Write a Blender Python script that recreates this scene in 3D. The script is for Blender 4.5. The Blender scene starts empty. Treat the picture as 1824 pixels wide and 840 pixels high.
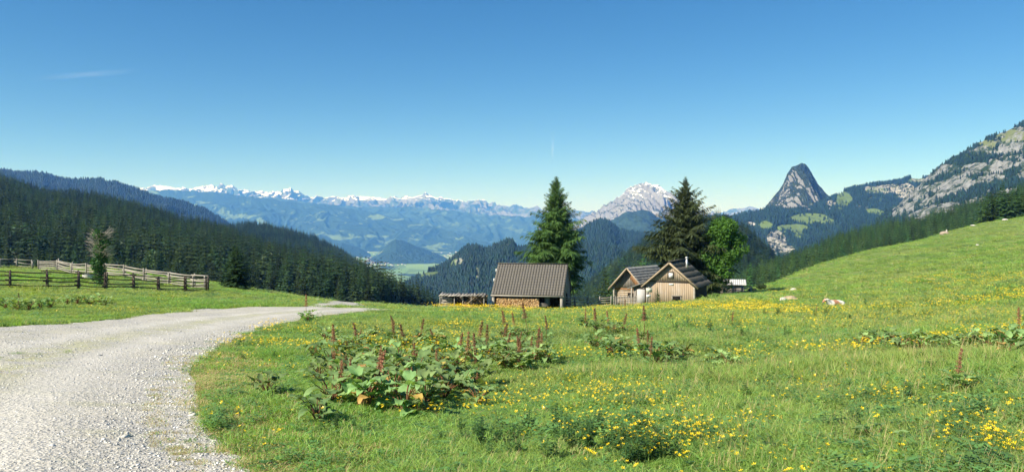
import bpy, math, random
import numpy as np
from mathutils import Vector, Matrix, Euler

random.seed(7)
rng = np.random.default_rng(11)
R = math.radians
F, CX, HR = 1400.0, 912.0, 400.0          # focal length, centre column and horizon row of the photograph

# ------------------------------------------------------------------ camera, sky, sun, exposure
scene = bpy.context.scene
cam_d = bpy.data.cameras.new("camera")
cam = bpy.data.objects.new("camera", cam_d)
scene.collection.objects.link(cam)
cam.location = (0, 0, 0)
cam.rotation_euler = (R(90), 0, 0)
cam_d.sensor_width = 36
cam_d.lens = 36 * F / 1824
cam_d.shift_y = -20 / 1824
cam_d.clip_start = 0.1
cam_d.clip_end = 200000
scene.camera = cam

SKY_SAT, SKY_TINT = 1.34, (0.88, 0.97, 0.97)
SUN_EL, SUN_AZ = 40.0, -124.0               # azimuth clockwise from +Y (the view), so the sun is behind on the left
sd = Vector((math.sin(R(SUN_AZ)) * math.cos(R(SUN_EL)), math.cos(R(SUN_AZ)) * math.cos(R(SUN_EL)), math.sin(R(SUN_EL))))
world = bpy.data.worlds.new("World")
scene.world = world
world.use_nodes = True
wn = world.node_tree
bg = wn.nodes["Background"]
sky = wn.nodes.new("ShaderNodeTexSky")
sky.sky_type = 'NISHITA'
sky.sun_disc = False
sky.sun_elevation = R(SUN_EL)
sky.sun_rotation = R(SUN_AZ)
sky.altitude = 1800
sky.air_density = 1.0
sky.dust_density = 0.0
sky.ozone_density = 2.0
hsv = wn.nodes.new("ShaderNodeHueSaturation")
hsv.inputs["Saturation"].default_value = SKY_SAT
tint = wn.nodes.new("ShaderNodeMix"); tint.data_type = 'RGBA'; tint.blend_type = 'MULTIPLY'; tint.inputs[0].default_value = 1
tint.inputs[7].default_value = (*SKY_TINT, 1)
wn.links.new(sky.outputs[0], hsv.inputs["Color"])
wn.links.new(hsv.outputs[0], tint.inputs[6])
wn.links.new(tint.outputs[2], bg.inputs[0])
bg.inputs[1].default_value = 0.068
sun_d = bpy.data.lights.new("sun", 'SUN')
sun_d.energy = 5.0
sun_d.angle = R(0.53)
sun_d.color = (1.0, 0.94, 0.83)
sun = bpy.data.objects.new("sun", sun_d)
scene.collection.objects.link(sun)
sun.rotation_euler = sd.to_track_quat('Z', 'Y').to_euler()
vs = scene.view_settings
vs.view_transform = 'Standard'
vs.look = 'None'
vs.exposure = 0.8
vs.gamma = 1.0
scene.cycles.volume_step_rate = 1.0
scene.cycles.volume_bounces = 2
scene.cycles.max_bounces = 8
scene.cycles.transparent_max_bounces = 16

HAZE = 0.82e-4
# ------------------------------------------------------------------ helpers
def lab(o, label=None, cat=None, group=None, kind=None):
    if label: o['label'] = label
    if cat: o['category'] = cat
    if group: o['group'] = group
    if kind: o['kind'] = kind
    return o

def link(o, parent=None):
    scene.collection.objects.link(o)
    if parent is not None: o.parent = parent
    return o

def empty(name, loc, rz=0.0):
    o = bpy.data.objects.new(name, None)
    o.location = loc
    o.rotation_euler = (0, 0, rz)
    o.empty_display_size = 0.3
    return link(o)

def npmesh(name, V, Fc, mats, mi=None, smooth=False):
    """V (n,3); Fc list of face index arrays (k,3) or (k,4)"""
    me = bpy.data.meshes.new(name)
    V = np.asarray(V, dtype=np.float32)
    if isinstance(Fc, np.ndarray): Fc = [Fc]
    Fc = [f for f in Fc if len(f)]
    me.vertices.add(len(V))
    me.vertices.foreach_set("co", V.ravel())
    nl = sum(f.size for f in Fc)
    nf = sum(len(f) for f in Fc)
    if nf:
        me.loops.add(nl)
        me.loops.foreach_set("vertex_index", np.concatenate([f.ravel() for f in Fc]).astype(np.int32))
        me.polygons.add(nf)
        tot = np.concatenate([np.full(len(f), f.shape[1]) for f in Fc])
        st = np.concatenate([[0], np.cumsum(tot)[:-1]])
        me.polygons.foreach_set("loop_start", st.astype(np.int32))
        me.polygons.foreach_set("loop_total", tot.astype(np.int32))
        if mi is not None:
            me.polygons.foreach_set("material_index", np.asarray(mi, dtype=np.int32))
        if smooth:
            me.polygons.foreach_set("use_smooth", np.ones(nf, dtype=bool))
    for m in (mats if isinstance(mats, (list, tuple)) else [mats]):
        me.materials.append(m)
    me.update(calc_edges=True)
    return me

def mobj(name, V, Fc, mats, parent=None, mi=None, smooth=False):
    o = bpy.data.objects.new(name, npmesh(name, V, Fc, mats, mi, smooth))
    return link(o, parent)

class MB:
    """collects shapes into one mesh"""
    def __init__(s): s.v = []; s.q = []; s.t = []; s.n = 0
    def add(s, V, Q=None, T=None):
        V = np.asarray(V, float).reshape(-1, 3)
        if Q is not None and len(Q): s.q.append(np.asarray(Q, int) + s.n)
        if T is not None and len(T): s.t.append(np.asarray(T, int) + s.n)
        s.v.append(V); s.n += len(V)
        return s
    def box(s, c, d, rz=0.0, rx=0.0, ry=0.0, jit=0.0):
        x, y, z = np.array(d) / 2.0
        V = np.array([[-x,-y,-z],[x,-y,-z],[x,y,-z],[-x,y,-z],[-x,-y,z],[x,-y,z],[x,y,z],[-x,y,z]])
        if jit: V = V + rng.normal(0, jit, V.shape)
        M = np.array(Euler((rx, ry, rz)).to_matrix())
        return s.add(V @ M.T + np.array(c), [[0,3,2,1],[4,5,6,7],[0,1,5,4],[1,2,6,5],[2,3,7,6],[3,0,4,7]])
    def bar(s, a, b, w, h=None, jit=0.0, w2=None):
        """rectangular bar from a to b"""
        a = np.array(a, float); b = np.array(b, float); h = h or w
        d = b - a; L = np.linalg.norm(d); d /= L
        up = np.array([0, 0, 1.0]) if abs(d[2]) < 0.95 else np.array([0, 1.0, 0])
        sx = np.cross(d, up); sx /= np.linalg.norm(sx); uz = np.cross(sx, d)
        k = 1.0 if w2 is None else w2 / w
        V = []
        for p, q in ((a, 1.0), (b, k)):
            for i, j in ((-1,-1),(1,-1),(1,1),(-1,1)):
                V.append(p + sx * i * w / 2 * q + uz * j * h / 2 * q)
        V = np.array(V)
        if jit: V += rng.normal(0, jit, V.shape)
        return s.add(V, [[0,1,2,3],[7,6,5,4],[0,4,5,1],[1,5,6,2],[2,6,7,3],[3,7,4,0]])
    def tube(s, pts, rad, n=8, cap=True):
        pts = np.asarray(pts, float); m = len(pts)
        rad = np.full(m, rad) if np.isscalar(rad) else np.asarray(rad, float)
        ang = np.linspace(0, 2 * math.pi, n, endpoint=False)
        V = []
        for i in range(m):
            d = pts[min(i + 1, m - 1)] - pts[max(i - 1, 0)]; d = d / (np.linalg.norm(d) + 1e-9)
            up = np.array([0, 0, 1.0]) if abs(d[2]) < 0.9 else np.array([1.0, 0, 0])
            a = np.cross(d, up); a /= np.linalg.norm(a); b = np.cross(d, a)
            V.append(pts[i] + rad[i] * (np.cos(ang)[:, None] * a + np.sin(ang)[:, None] * b))
        V = np.concatenate(V)
        Q = [[i*n+j, i*n+(j+1)%n, (i+1)*n+(j+1)%n, (i+1)*n+j] for i in range(m-1) for j in range(n)]
        T = []
        if cap:
            V = np.concatenate([V, pts[:1], pts[-1:]])
            c0, c1 = m*n, m*n+1
            T = [[c0, (j+1)%n, j] for j in range(n)] + [[c1, (m-1)*n+j, (m-1)*n+(j+1)%n] for j in range(n)]
        return s.add(V, Q, T)
    def prism(s, poly, y0, y1):
        """polygon in xz extruded along y"""
        n = len(poly)
        V = [[p[0], y0, p[1]] for p in poly] + [[p[0], y1, p[1]] for p in poly]
        Q = [[i, (i+1)%n, n+(i+1)%n, n+i] for i in range(n)]
        T = [[0, i+1, i] for i in range(1, n-1)] + [[n, n+i, n+i+1] for i in range(1, n-1)]
        return s.add(V, Q, T)
    def arrays(s):
        V = np.concatenate(s.v) if s.v else np.zeros((0, 3))
        out = []
        if s.q: out.append(np.concatenate(s.q))
        if s.t: out.append(np.concatenate(s.t))
        return V, out
    def build(s, name, mat, parent=None, smooth=False):
        V, f = s.arrays()
        return mobj(name, V, f, mat, parent, smooth=smooth)

# numpy gradient-free noise
def _h(ix, iy, seed):
    n = (ix.astype(np.int64) * 374761393 + iy.astype(np.int64) * 668265263 + seed * 974634777) & 0xFFFFFFFF
    n = ((n ^ (n >> 13)) * 1274126177) & 0xFFFFFFFF
    n = n ^ (n >> 16)
    return (n & 0xFFFFFF) / float(0xFFFFFF)
def vnoise(x, y, seed=0):
    x = np.asarray(x, float); y = np.asarray(y, float)
    ix = np.floor(x); iy = np.floor(y); fx = x - ix; fy = y - iy
    fx = fx * fx * (3 - 2 * fx); fy = fy * fy * (3 - 2 * fy)
    a = _h(ix, iy, seed); b = _h(ix + 1, iy, seed); c = _h(ix, iy + 1, seed); d = _h(ix + 1, iy + 1, seed)
    return (a + (b - a) * fx) * (1 - fy) + (c + (d - c) * fx) * fy
def fbm(x, y, oct=5, seed=0, gain=0.5, ridged=False):
    t = 0.0; amp = 1.0; s = 0.0
    for i in range(oct):
        n = vnoise(x * 2**i + 17.3 * i, y * 2**i - 9.1 * i, seed + i)
        if ridged: n = 1 - np.abs(2 * n - 1)
        t = t + n * amp; s += amp; amp *= gain
    return t / s

def P(px, row, D):
    return Vector(((px - CX) / F * D, D, -(row - HR) / F * D))

# ------------------------------------------------------------------ materials
def newmat(name):
    m = bpy.data.materials.new(name); m.use_nodes = True
    nt = m.node_tree; b = nt.nodes["Principled BSDF"]
    b.inputs["Roughness"].default_value = 0.9
    b.inputs["Specular IOR Level"].default_value = 0.25
    return m, nt, b
def N(nt, t, **kw):
    n = nt.nodes.new("ShaderNode" + t)
    for k, v in kw.items():
        if k.startswith("i_"):
            key = k[2:].replace("_", " ")
            n.inputs[key].default_value = v
        else: setattr(n, k, v)
    return n
def ramp(nt, src, stops, interp='LINEAR'):
    r = N(nt, "ValToRGB"); e = r.color_ramp.elements; r.color_ramp.interpolation = interp
    while len(e) < len(stops): e.new(0.5)
    for i, (p, c) in enumerate(stops):
        e[i].position = p; e[i].color = (*c, 1) if len(c) == 3 else c
    nt.links.new(src, r.inputs[0]); return r.outputs[0]
def noise(nt, scale, detail=4.0, rough=0.55, vec=None, dist=0.0):
    n = N(nt, "TexNoise"); n.inputs["Scale"].default_value = scale
    n.inputs["Detail"].default_value = detail; n.inputs["Roughness"].default_value = rough
    n.inputs["Distortion"].default_value = dist
    if vec is None:
        vec = N(nt, "NewGeometry").outputs["Position"]
    nt.links.new(vec, n.inputs["Vector"]); return n.outputs["Fac"]
def vscale(nt, s, vec=None):
    if vec is None: vec = N(nt, "NewGeometry").outputs["Position"]
    m = N(nt, "VectorMath", operation='MULTIPLY'); m.inputs[1].default_value = s
    nt.links.new(vec, m.inputs[0]); return m.outputs[0]
def mix(nt, f, a, b, mode='MIX'):
    m = N(nt, "Mix", data_type='RGBA', blend_type=mode)
    for s, v in ((m.inputs[0], f), (m.inputs[6], a), (m.inputs[7], b)):
        if isinstance(v, (int, float)): s.default_value = v
        elif isinstance(v, tuple): s.default_value = (*v, 1)
        else: nt.links.new(v, s)
    return m.outputs[2]
def mth(nt, op, a, b=0.0):
    m = N(nt, "Math", operation=op)
    for s, v in ((m.inputs[0], a), (m.inputs[1], b)):
        if isinstance(v, (int, float)): s.default_value = v
        else: nt.links.new(v, s)
    return m.outputs[0]
def bump(nt, b, h, strength=0.5, dist=0.05):
    n = N(nt, "Bump"); n.inputs["Strength"].default_value = strength; n.inputs["Distance"].default_value = dist
    nt.links.new(h, n.inputs["Height"]); nt.links.new(n.outputs[0], b.inputs["Normal"])
def simple(name, c, var=0.25, scale=3.0, rough=0.9, rnd=0.0, spec=0.25, metal=0.0):
    """colour broken up by object-space noise and a per-object shift"""
    m, nt, b = newmat(name)
    v = N(nt, "TexCoord").outputs["Object"]
    f = noise(nt, scale, 5, 0.6, v)
    col = ramp(nt, f, [(0.25, tuple(x * (1 - var) for x in c)), (0.75, tuple(min(1, x * (1 + var)) for x in c))])
    if rnd:
        r = N(nt, "ObjectInfo").outputs["Random"]
        hs = N(nt, "HueSaturation")
        nt.links.new(mth(nt, 'ADD', mth(nt, 'MULTIPLY', r, rnd * 2), 1 - rnd), hs.inputs["Value"])
        nt.links.new(mth(nt, 'ADD', mth(nt, 'MULTIPLY', r, rnd * 0.08), 0.5 - rnd * 0.04), hs.inputs["Hue"])
        nt.links.new(col, hs.inputs["Color"]); col = hs.outputs[0]
    nt.links.new(col, b.inputs["Base Color"])
    b.inputs["Roughness"].default_value = rough
    b.inputs["Specular IOR Level"].default_value = spec
    b.inputs["Metallic"].default_value = metal
    return m
def leafmat(name, c, trans=0.35, rnd=0.3, tcol=None, hue=0.03, world=None, rough=0.6, spec=0.3, nscale=None):
    m, nt, b = newmat(name)
    r = N(nt, "ObjectInfo").outputs["Random"]
    hs = N(nt, "HueSaturation")
    base = c
    if world:
        f = noise(nt, world[0], 3, 0.6)
        base = ramp(nt, f, [(0.36, c), (0.62, world[1])])
    elif nscale:
        f = noise(nt, nscale, 3, 0.6, N(nt, "TexCoord").outputs["Object"])
        base = ramp(nt, f, [(0.3, tuple(x * 0.6 for x in c)), (0.7, tuple(x * 1.35 for x in c))])
    nt.links.new(mth(nt, 'ADD', mth(nt, 'MULTIPLY', r, rnd * 2), 1 - rnd), hs.inputs["Value"])
    r2 = mth(nt, 'FRACT', mth(nt, 'MULTIPLY', r, 37.7))
    nt.links.new(mth(nt, 'ADD', mth(nt, 'MULTIPLY', r2, hue * 2), 0.5 - hue), hs.inputs["Hue"])
    if isinstance(base, tuple): hs.inputs["Color"].default_value = (*base, 1)
    else: nt.links.new(base, hs.inputs["Color"])
    nt.links.new(hs.outputs[0], b.inputs["Base Color"])
    b.inputs["Roughness"].default_value = rough
    b.inputs["Specular IOR Level"].default_value = spec
    if trans:
        t = N(nt, "BsdfTranslucent")
        tc = mix(nt, 1.0, hs.outputs[0], tcol or (1.3, 1.25, 0.5), 'MULTIPLY')
        nt.links.new(tc, t.inputs[0])
        ms = N(nt, "MixShader"); ms.inputs[0].default_value = trans
        nt.links.new(b.outputs[0], ms.inputs[1]); nt.links.new(t.outputs[0], ms.inputs[2])
        nt.links.new(ms.outputs[0], nt.nodes["Material Output"].inputs[0])
    return m

# ------------------------------------------------------------------ scatter: one object whose points carry copies of its own small templates
def scatter(name, tpls, pts, pick, rot, scl, mats, label=None, cat=None):
    """tpls: list of (V, [faces], material indices); pts (n,3); pick (n,), rot (n,3) euler, scl (n,) or (n,3)"""
    V = []; Q = []; T = []; mq = []; mt = []; tv = []; off = 0
    for k, (v, fs, mi) in enumerate(tpls):
        v = np.asarray(v, float); c = 0
        for f in fs:
            m = np.zeros(len(f), int) if mi is None else np.asarray(mi)[c:c + len(f)]
            c += len(f)
            (Q if f.shape[1] == 4 else T).append(f + off); (mq if f.shape[1] == 4 else mt).append(m)
        V.append(v); tv.append(np.full(len(v), k)); off += len(v)
    pts = np.asarray(pts, float); n = len(pts)
    V.append(pts); tv.append(np.full(n, -1))
    faces = []; mi = []
    if Q: faces.append(np.concatenate(Q)); mi.append(np.concatenate(mq))
    if T: faces.append(np.concatenate(T)); mi.append(np.concatenate(mt))
    me = npmesh(name, np.concatenate(V), faces, mats, np.concatenate(mi))
    nv = len(me.vertices)
    a = me.attributes.new("tpl", 'INT', 'POINT'); a.data.foreach_set("value", np.concatenate(tv).astype(np.int32))
    pk = np.full(nv, -1, np.int32); pk[-n:] = pick
    a = me.attributes.new("pick", 'INT', 'POINT'); a.data.foreach_set("value", pk)
    rr = np.zeros((nv, 3), np.float32); rr[-n:] = rot
    a = me.attributes.new("rot", 'FLOAT_VECTOR', 'POINT'); a.data.foreach_set("vector", rr.ravel())
    ss = np.ones((nv, 3), np.float32); scl = np.asarray(scl, float)
    ss[-n:] = scl[:, None] if scl.ndim == 1 else scl
    a = me.attributes.new("scl", 'FLOAT_VECTOR', 'POINT'); a.data.foreach_set("vector", ss.ravel())
    o = link(bpy.data.objects.new(name, me))
    ng = bpy.data.node_groups.new(name, 'GeometryNodeTree')
    ng.interface.new_socket("Geometry", in_out='INPUT', socket_type='NodeSocketGeometry')
    ng.interface.new_socket("Geometry", in_out='OUTPUT', socket_type='NodeSocketGeometry')
    gi = ng.nodes.new("NodeGroupInput"); go = ng.nodes.new("NodeGroupOutput")
    jn = ng.nodes.new("GeometryNodeJoinGeometry")
    L = ng.links.new
    def attr(nm, t):
        q = ng.nodes.new("GeometryNodeInputNamedAttribute"); q.data_type = t; q.inputs["Name"].default_value = nm
        return q.outputs[0]
    def cmp(nm, val):
        c = ng.nodes.new("FunctionNodeCompare"); c.data_type = 'INT'; c.operation = 'EQUAL'
        L(attr(nm, 'INT'), c.inputs[2]); c.inputs[3].default_value = val
        return c.outputs[0]
    for k in range(len(tpls)):
        s1 = ng.nodes.new("GeometryNodeSeparateGeometry"); s1.domain = 'POINT'
        L(gi.outputs[0], s1.inputs[0]); L(cmp("tpl", k), s1.inputs[1])
        s2 = ng.nodes.new("GeometryNodeSeparateGeometry"); s2.domain = 'POINT'
        L(gi.outputs[0], s2.inputs[0]); L(cmp("pick", k), s2.inputs[1])
        ip = ng.nodes.new("GeometryNodeInstanceOnPoints")
        L(s2.outputs[0], ip.inputs["Points"]); L(s1.outputs[0], ip.inputs["Instance"])
        L(attr("rot", 'FLOAT_VECTOR'), ip.inputs["Rotation"]); L(attr("scl", 'FLOAT_VECTOR'), ip.inputs["Scale"])
        L(ip.outputs[0], jn.inputs[0])
    L(jn.outputs[0], go.inputs[0])
    md = o.modifiers.new("scatter", 'NODES'); md.node_group = ng
    return lab(o, label, cat, kind='stuff')
# ------------------------------------------------------------------ near ground: a height function through surveyed points
CTRL = [ # (column, row, metres away)
 (912,840,6),(912,722,10.3),(912,640,17),(912,594,26),(912,566,38),(912,555,57),(912,554,78),(930,552,92),(912,560,118),(912,600,160),
 (0,840,5.4),(0,700,9.2),(0,620,15),(0,580,22),(0,545,33),(0,516,45),(0,492,68),(0,478,90),(0,492,150),(0,530,230),
 (200,840,5.5),(200,640,13.5),(200,567,27),(185,519,50),(130,493,70),(250,490,82),(250,505,150),(250,550,230),
 (400,840,5.7),(400,620,17),(400,548,38),(372,526,57),(400,511,76),(400,530,140),(400,570,230),
 (560,600,22),(545,575,27),(600,547,40),(560,533,68),(560,545,110),(560,600,200),
 (700,551,45),(740,549,60),(700,556,85),(740,575,120),(740,620,180),
 (1100,600,24),(1100,560,46),(1100,552,68),(1120,547,92),(1120,560,125),(1120,590,180),
 (1300,700,11.5),(1300,600,23),(1300,560,46),(1300,536,75),(1290,526,104),(1340,517,140),(1330,545,190),(1320,580,250),
 (1500,700,11),(1500,600,25),(1500,550,56),(1500,520,92),(1500,490,140),(1500,462,205),(1500,480,270),(1500,510,340),
 (1824,840,5.8),(1824,700,9.5),(1824,600,19),(1824,550,36),(1824,500,66),(1824,450,120),(1824,412,220),(1824,388,310),(1824,396,390),
 (1650,600,21),(1650,500,86),(1650,455,160),(1650,427,240),(1650,440,310),
 (1720,404,275),(1760,398,300),(1380,504,155),(1430,484,180),(1560,446,220),
 (2400,700,11),(2400,480,60),(2400,330,300),(-700,700,9),(-700,540,30),(-700,450,110),(-700,500,230),
]
_c = np.array([(P(a, b, d).x, P(a, b, d).y, P(a, b, d).z) for a, b, d in CTRL] +
              [(0, 0, -1.62), (0, 2.5, -1.67), (3, 1, -1.6), (-3, 1, -1.62), (3, 3.5, -1.68), (-3, 3.5, -1.7)])
def _q(x, y):
    r = np.sqrt(x * x + y * y) + 1.5
    return np.stack([np.clip(np.arctan2(x, y), -1.15, 1.15), 0.42 * np.log(r)], -1)
_cq = _q(_c[:, 0], _c[:, 1])
def _k(d): return np.where(d > 1e-9, d * d * np.log(d + 1e-12), 0.0)
_n = len(_cq)
_A = np.zeros((_n + 3, _n + 3))
_A[:_n, :_n] = _k(np.linalg.norm(_cq[:, None] - _cq[None], axis=-1)) + np.eye(_n) * 1e-5
_A[:_n, _n] = 1; _A[:_n, _n + 1:] = _cq; _A[_n, :_n] = 1; _A[_n + 1:, :_n] = _cq.T
_cr = np.sqrt(_c[:, 0]**2 + _c[:, 1]**2) + 6
_w = np.linalg.solve(_A, np.concatenate([(_c[:, 2] + 1.6) / _cr, np.zeros(3)]))
def ground(x, y, micro=True):
    x = np.asarray(x, float); y = np.asarray(y, float)
    sh = x.shape; x = x.ravel(); y = y.ravel(); out = np.empty(len(x))
    for i in range(0, len(x), 20000):
        xs, ys = x[i:i+20000], y[i:i+20000]; q = _q(xs, ys)
        k = _k(np.linalg.norm(q[:, None] - _cq[None], axis=-1))
        v = k @ _w[:_n] + _w[_n] + q @ _w[_n + 1:]
        out[i:i+20000] = v * (np.sqrt(xs**2 + ys**2) + 6) - 1.6
    if micro:
        r = np.sqrt(x * x + y * y)
        out = out + (fbm(x / 1.3, y / 1.3, 3, 5) - 0.5) * 0.10 + (fbm(x / 9, y / 9, 3, 9) - 0.5) * np.clip(r / 120, 0, 1) * 1.1
    return out.reshape(sh)
_hd = np.exp(np.linspace(math.log(3.5), math.log(420), 900))
def hit(px, row):
    """where the ray through a pixel of the photograph meets the ground"""
    a = (px - CX) / F
    z = ground(a * _hd, _hd); rr = HR - z / _hd * F
    k = np.nonzero(rr <= row)[0]
    k = k[0] if len(k) else int(np.argmin(rr))
    if k > 0 and rr[k-1] > row >= rr[k]:
        t = (rr[k-1] - row) / (rr[k-1] - rr[k]); d = _hd[k-1] + t * (_hd[k] - _hd[k-1])
    else: d = _hd[k]
    return Vector((a * d, d, float(ground(np.array([a * d]), np.array([d]))[0])))
def hitpoly(poly): return np.array([hit(*p)[:2] for p in poly])
def at_d(px, D):
    x = (px - CX) / F * D
    return Vector((x, D, float(ground(np.array([x]), np.array([D]))[0])))

def densify(poly, n=12):
    poly = np.array(poly, float); out = []
    for i in range(len(poly)):
        a, b = poly[i], poly[(i + 1) % len(poly)]
        for t in np.linspace(0, 1, n, endpoint=False): out.append(a + (b - a) * t)
    return np.array(out)
def inside(x, y, poly):
    x = np.asarray(x); y = np.asarray(y); c = np.zeros(x.shape, bool)
    for i in range(len(poly)):
        x1, y1 = poly[i - 1]; x2, y2 = poly[i]
        k = ((y1 > y) != (y2 > y)) & (x < (x2 - x1) * (y - y1) / (y2 - y1 + 1e-12) + x1)
        c ^= k
    return c
def smooth_curve(pts, n=14):
    """Catmull-Rom through pixel points"""
    p = np.array([pts[0]] + list(pts) + [pts[-1]], float); out = []
    for i in range(1, len(p) - 2):
        for t in np.linspace(0, 1, n, endpoint=False):
            out.append(0.5 * ((2*p[i]) + (-p[i-1]+p[i+1])*t + (2*p[i-1]-5*p[i]+4*p[i+1]-p[i+2])*t*t + (-p[i-1]+3*p[i]-3*p[i+1]+p[i+2])*t**3))
    out.append(p[-2]); return out
NEAR_EDGE = [(700,552),(640,556),(600,559),(555,564),(510,574),(460,590),(415,608),(380,626),(360,645),(350,670),(348,700),(356,732),(374,765),(400,795),(430,820),(455,842)]
FAR_EDGE = [(-30,585),(60,579),(150,573),(230,565),(310,556),(400,549),(470,547),(540,546.5),(600,547.2),(650,548.5),(700,550.5)]
_ne = [tuple(hit(*p)[:2]) for p in smooth_curve(NEAR_EDGE)]
_fe = [tuple(hit(*p)[:2]) for p in smooth_curve(FAR_EDGE)]
_end = _ne[-1]
road_poly = np.array(_fe + _ne + [(_end[0] + 0.5, 4.6), (_end[0] + 1.0, 3.0), (_end[0] + 1.2, -6), (-16, -6), (-30, 8), (_fe[0][0] - 6, _fe[0][1])])
spur_poly = np.array([tuple(at_d(*p)[:2]) for p in [(540,42),(600,43),(650,48),(652,56),(640,66),(625,78),(600,88),(566,88),(590,74),(588,60),(575,50)]])
def on_road(x, y, wob=1.0):
    r = np.sqrt(np.asarray(x)**2 + np.asarray(y)**2)
    s = np.clip(r / 14, 0.55, 3)
    dx = ((fbm(x / (0.35*s), y / (0.35*s), 3, 21) - 0.5) * 0.5 + (fbm(x / 1.8, y / 1.8, 2, 4) - 0.5) * 0.5) * s * wob * 0.8
    dy = (fbm(x / (0.4*s) + 50, y / (0.4*s), 3, 22) - 0.5) * 0.5 * s * wob
    return inside(x + dx, y + dy, road_poly) | inside(x + dx * 0.7, y + dy * 0.7, spur_poly)
def road_dist(x, y):
    """rough distance to the near edge of the road, metres, along x"""
    e = np.array(_ne)[::3]
    return np.sqrt(((np.asarray(x)[..., None] - e[:, 0])**2 + (np.asarray(y)[..., None] - e[:, 1])**2).min(-1))

def polar_sheet(th, rr, keep=None, dz=0.0):
    T, RR = np.meshgrid(th, rr)
    X = np.sin(T) * RR; Y = np.cos(T) * RR
    Z = ground(X, Y) + dz
    V = np.stack([X, Y, Z], -1).reshape(-1, 3)
    nr, nt_ = T.shape
    i, j = np.meshgrid(np.arange(nr - 1), np.arange(nt_ - 1), indexing='ij')
    a = i * nt_ + j
    Q = np.stack([a, a + 1, a + nt_ + 1, a + nt_], -1).reshape(-1, 4)
    Q = Q[:, ::-1]
    if keep is not None:
        c = V[Q].mean(1)
        Q = Q[keep(c[:, 0], c[:, 1])]
        u, inv = np.unique(Q, return_inverse=True)
        V = V[u]; Q = inv.reshape(-1, 4)
    return V, Q

# ground material: soil and thatch under the grass
def mat_ground():
    m, nt, b = newmat("meadow ground")
    f1 = noise(nt, 0.12, 4, 0.6); f2 = noise(nt, 2.5, 5, 0.65); f3 = noise(nt, 30, 3, 0.6)
    g = ramp(nt, f1, [(0.35, (0.13, 0.21, 0.04)), (0.62, (0.24, 0.28, 0.08))])
    g = mix(nt, ramp(nt, f2, [(0.35, (0, 0, 0)), (0.7, (0.85, 0.85, 0.85))]), g, (0.17, 0.26, 0.05))
    g = mix(nt, ramp(nt, f3, [(0.4, (0, 0, 0)), (0.7, (1, 1, 1))]), g, (0.08, 0.115, 0.03))
    nt.links.new(g, b.inputs["Base Color"])
    bump(nt, b, f3, 0.6, 0.03)
    return m
def mat_gravel():
    m, nt, b = newmat("pale limestone gravel")
    v = N(nt, "TexVoronoi"); v.inputs["Scale"].default_value = 42
    v2 = N(nt, "TexVoronoi"); v2.inputs["Scale"].default_value = 17
    g = N(nt, "NewGeometry").outputs["Position"]
    nt.links.new(g, v.inputs["Vector"]); nt.links.new(g, v2.inputs["Vector"])
    bw = N(nt, "RGBToBW"); nt.links.new(v.outputs["Color"], bw.inputs[0])
    c = ramp(nt, bw.outputs[0], [(0.1, (0.25, 0.238, 0.215)), (0.5, (0.44, 0.42, 0.38)), (0.9, (0.62, 0.595, 0.54))])
    big = noise(nt, 0.55, 5, 0.65)
    c = mix(nt, ramp(nt, big, [(0.4, (0, 0, 0)), (0.72, (0.6, 0.6, 0.6))]), c, (0.56, 0.52, 0.42))
    pt = noise(nt, 1.3, 5, 0.7, vscale(nt, (0.45, 1.2, 1)))
    c = mix(nt, ramp(nt, pt, [(0.52, (0, 0, 0)), (0.68, (0.7, 0.7, 0.7))]), c, (0.40, 0.39, 0.23))
    gr = noise(nt, 9, 5, 0.7)
    c = mix(nt, ramp(nt, gr, [(0.35, (0.35, 0.35, 0.35)), (0.6, (0, 0, 0))]), c, (0.33, 0.325, 0.31))
    an = N(nt, "Attribute", attribute_name='strip')
    thin = ramp(nt, noise(nt, 2.2, 5, 0.7), [(0.40, (0, 0, 0)), (0.62, (0.75, 0.75, 0.75))])
    c = mix(nt, mix(nt, 1.0, thin, an.outputs["Color"], 'MULTIPLY'), c, (0.40, 0.40, 0.21))
    an2 = N(nt, "Attribute", attribute_name='worn')
    c = mix(nt, mix(nt, 1.0, (0.55, 0.55, 0.55), an2.outputs["Color"], 'MULTIPLY'), c, (0.58, 0.555, 0.50))
    nt.links.new(c, b.inputs["Base Color"])
    h = mth(nt, 'ADD', mth(nt, 'MULTIPLY', v.outputs["Distance"], 0.6), mth(nt, 'MULTIPLY', v2.outputs["Distance"], 0.9))
    bump(nt, b, mth(nt, 'ADD', h, gr), 0.8, 0.02)
    return m
MG, MGR = mat_ground(), mat_gravel()
th = np.concatenate([np.linspace(-1.75, -0.66, 60)[:-1], np.linspace(-0.66, 0.66, 620), np.linspace(0.66, 1.75, 60)[1:]])
rr = np.concatenate([[0.01], np.exp(np.linspace(math.log(0.6), math.log(430), 470))])
V, Q = polar_sheet(th, rr)
lab(mobj("meadow", V, Q, MG, smooth=True), kind='structure')
th = np.concatenate([np.linspace(-1.7, -0.62, 80)[:-1], np.linspace(-0.62, 0.0, 620)])
rr = np.exp(np.linspace(math.log(2.2), math.log(85), 760))
V, Q = polar_sheet(th, rr, keep=on_road, dz=0.012)
ro = lab(mobj("gravel_road", V, Q, MGR, smooth=True), kind='structure')
rdv = np.concatenate([road_dist(V[i:i+20000, 0], V[i:i+20000, 1]) for i in range(0, len(V), 20000)])
for nm, val in (('strip', np.exp(-((rdv - 2.7)/0.55)**2)), ('worn', np.exp(-((rdv - 1.7)/0.42)**2) + np.exp(-((rdv - 3.7)/0.45)**2))):
    at = ro.data.attributes.new(nm, 'FLOAT', 'POINT'); at.data.foreach_set("value", np.clip(val, 0, 1).astype(np.float32))
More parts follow.
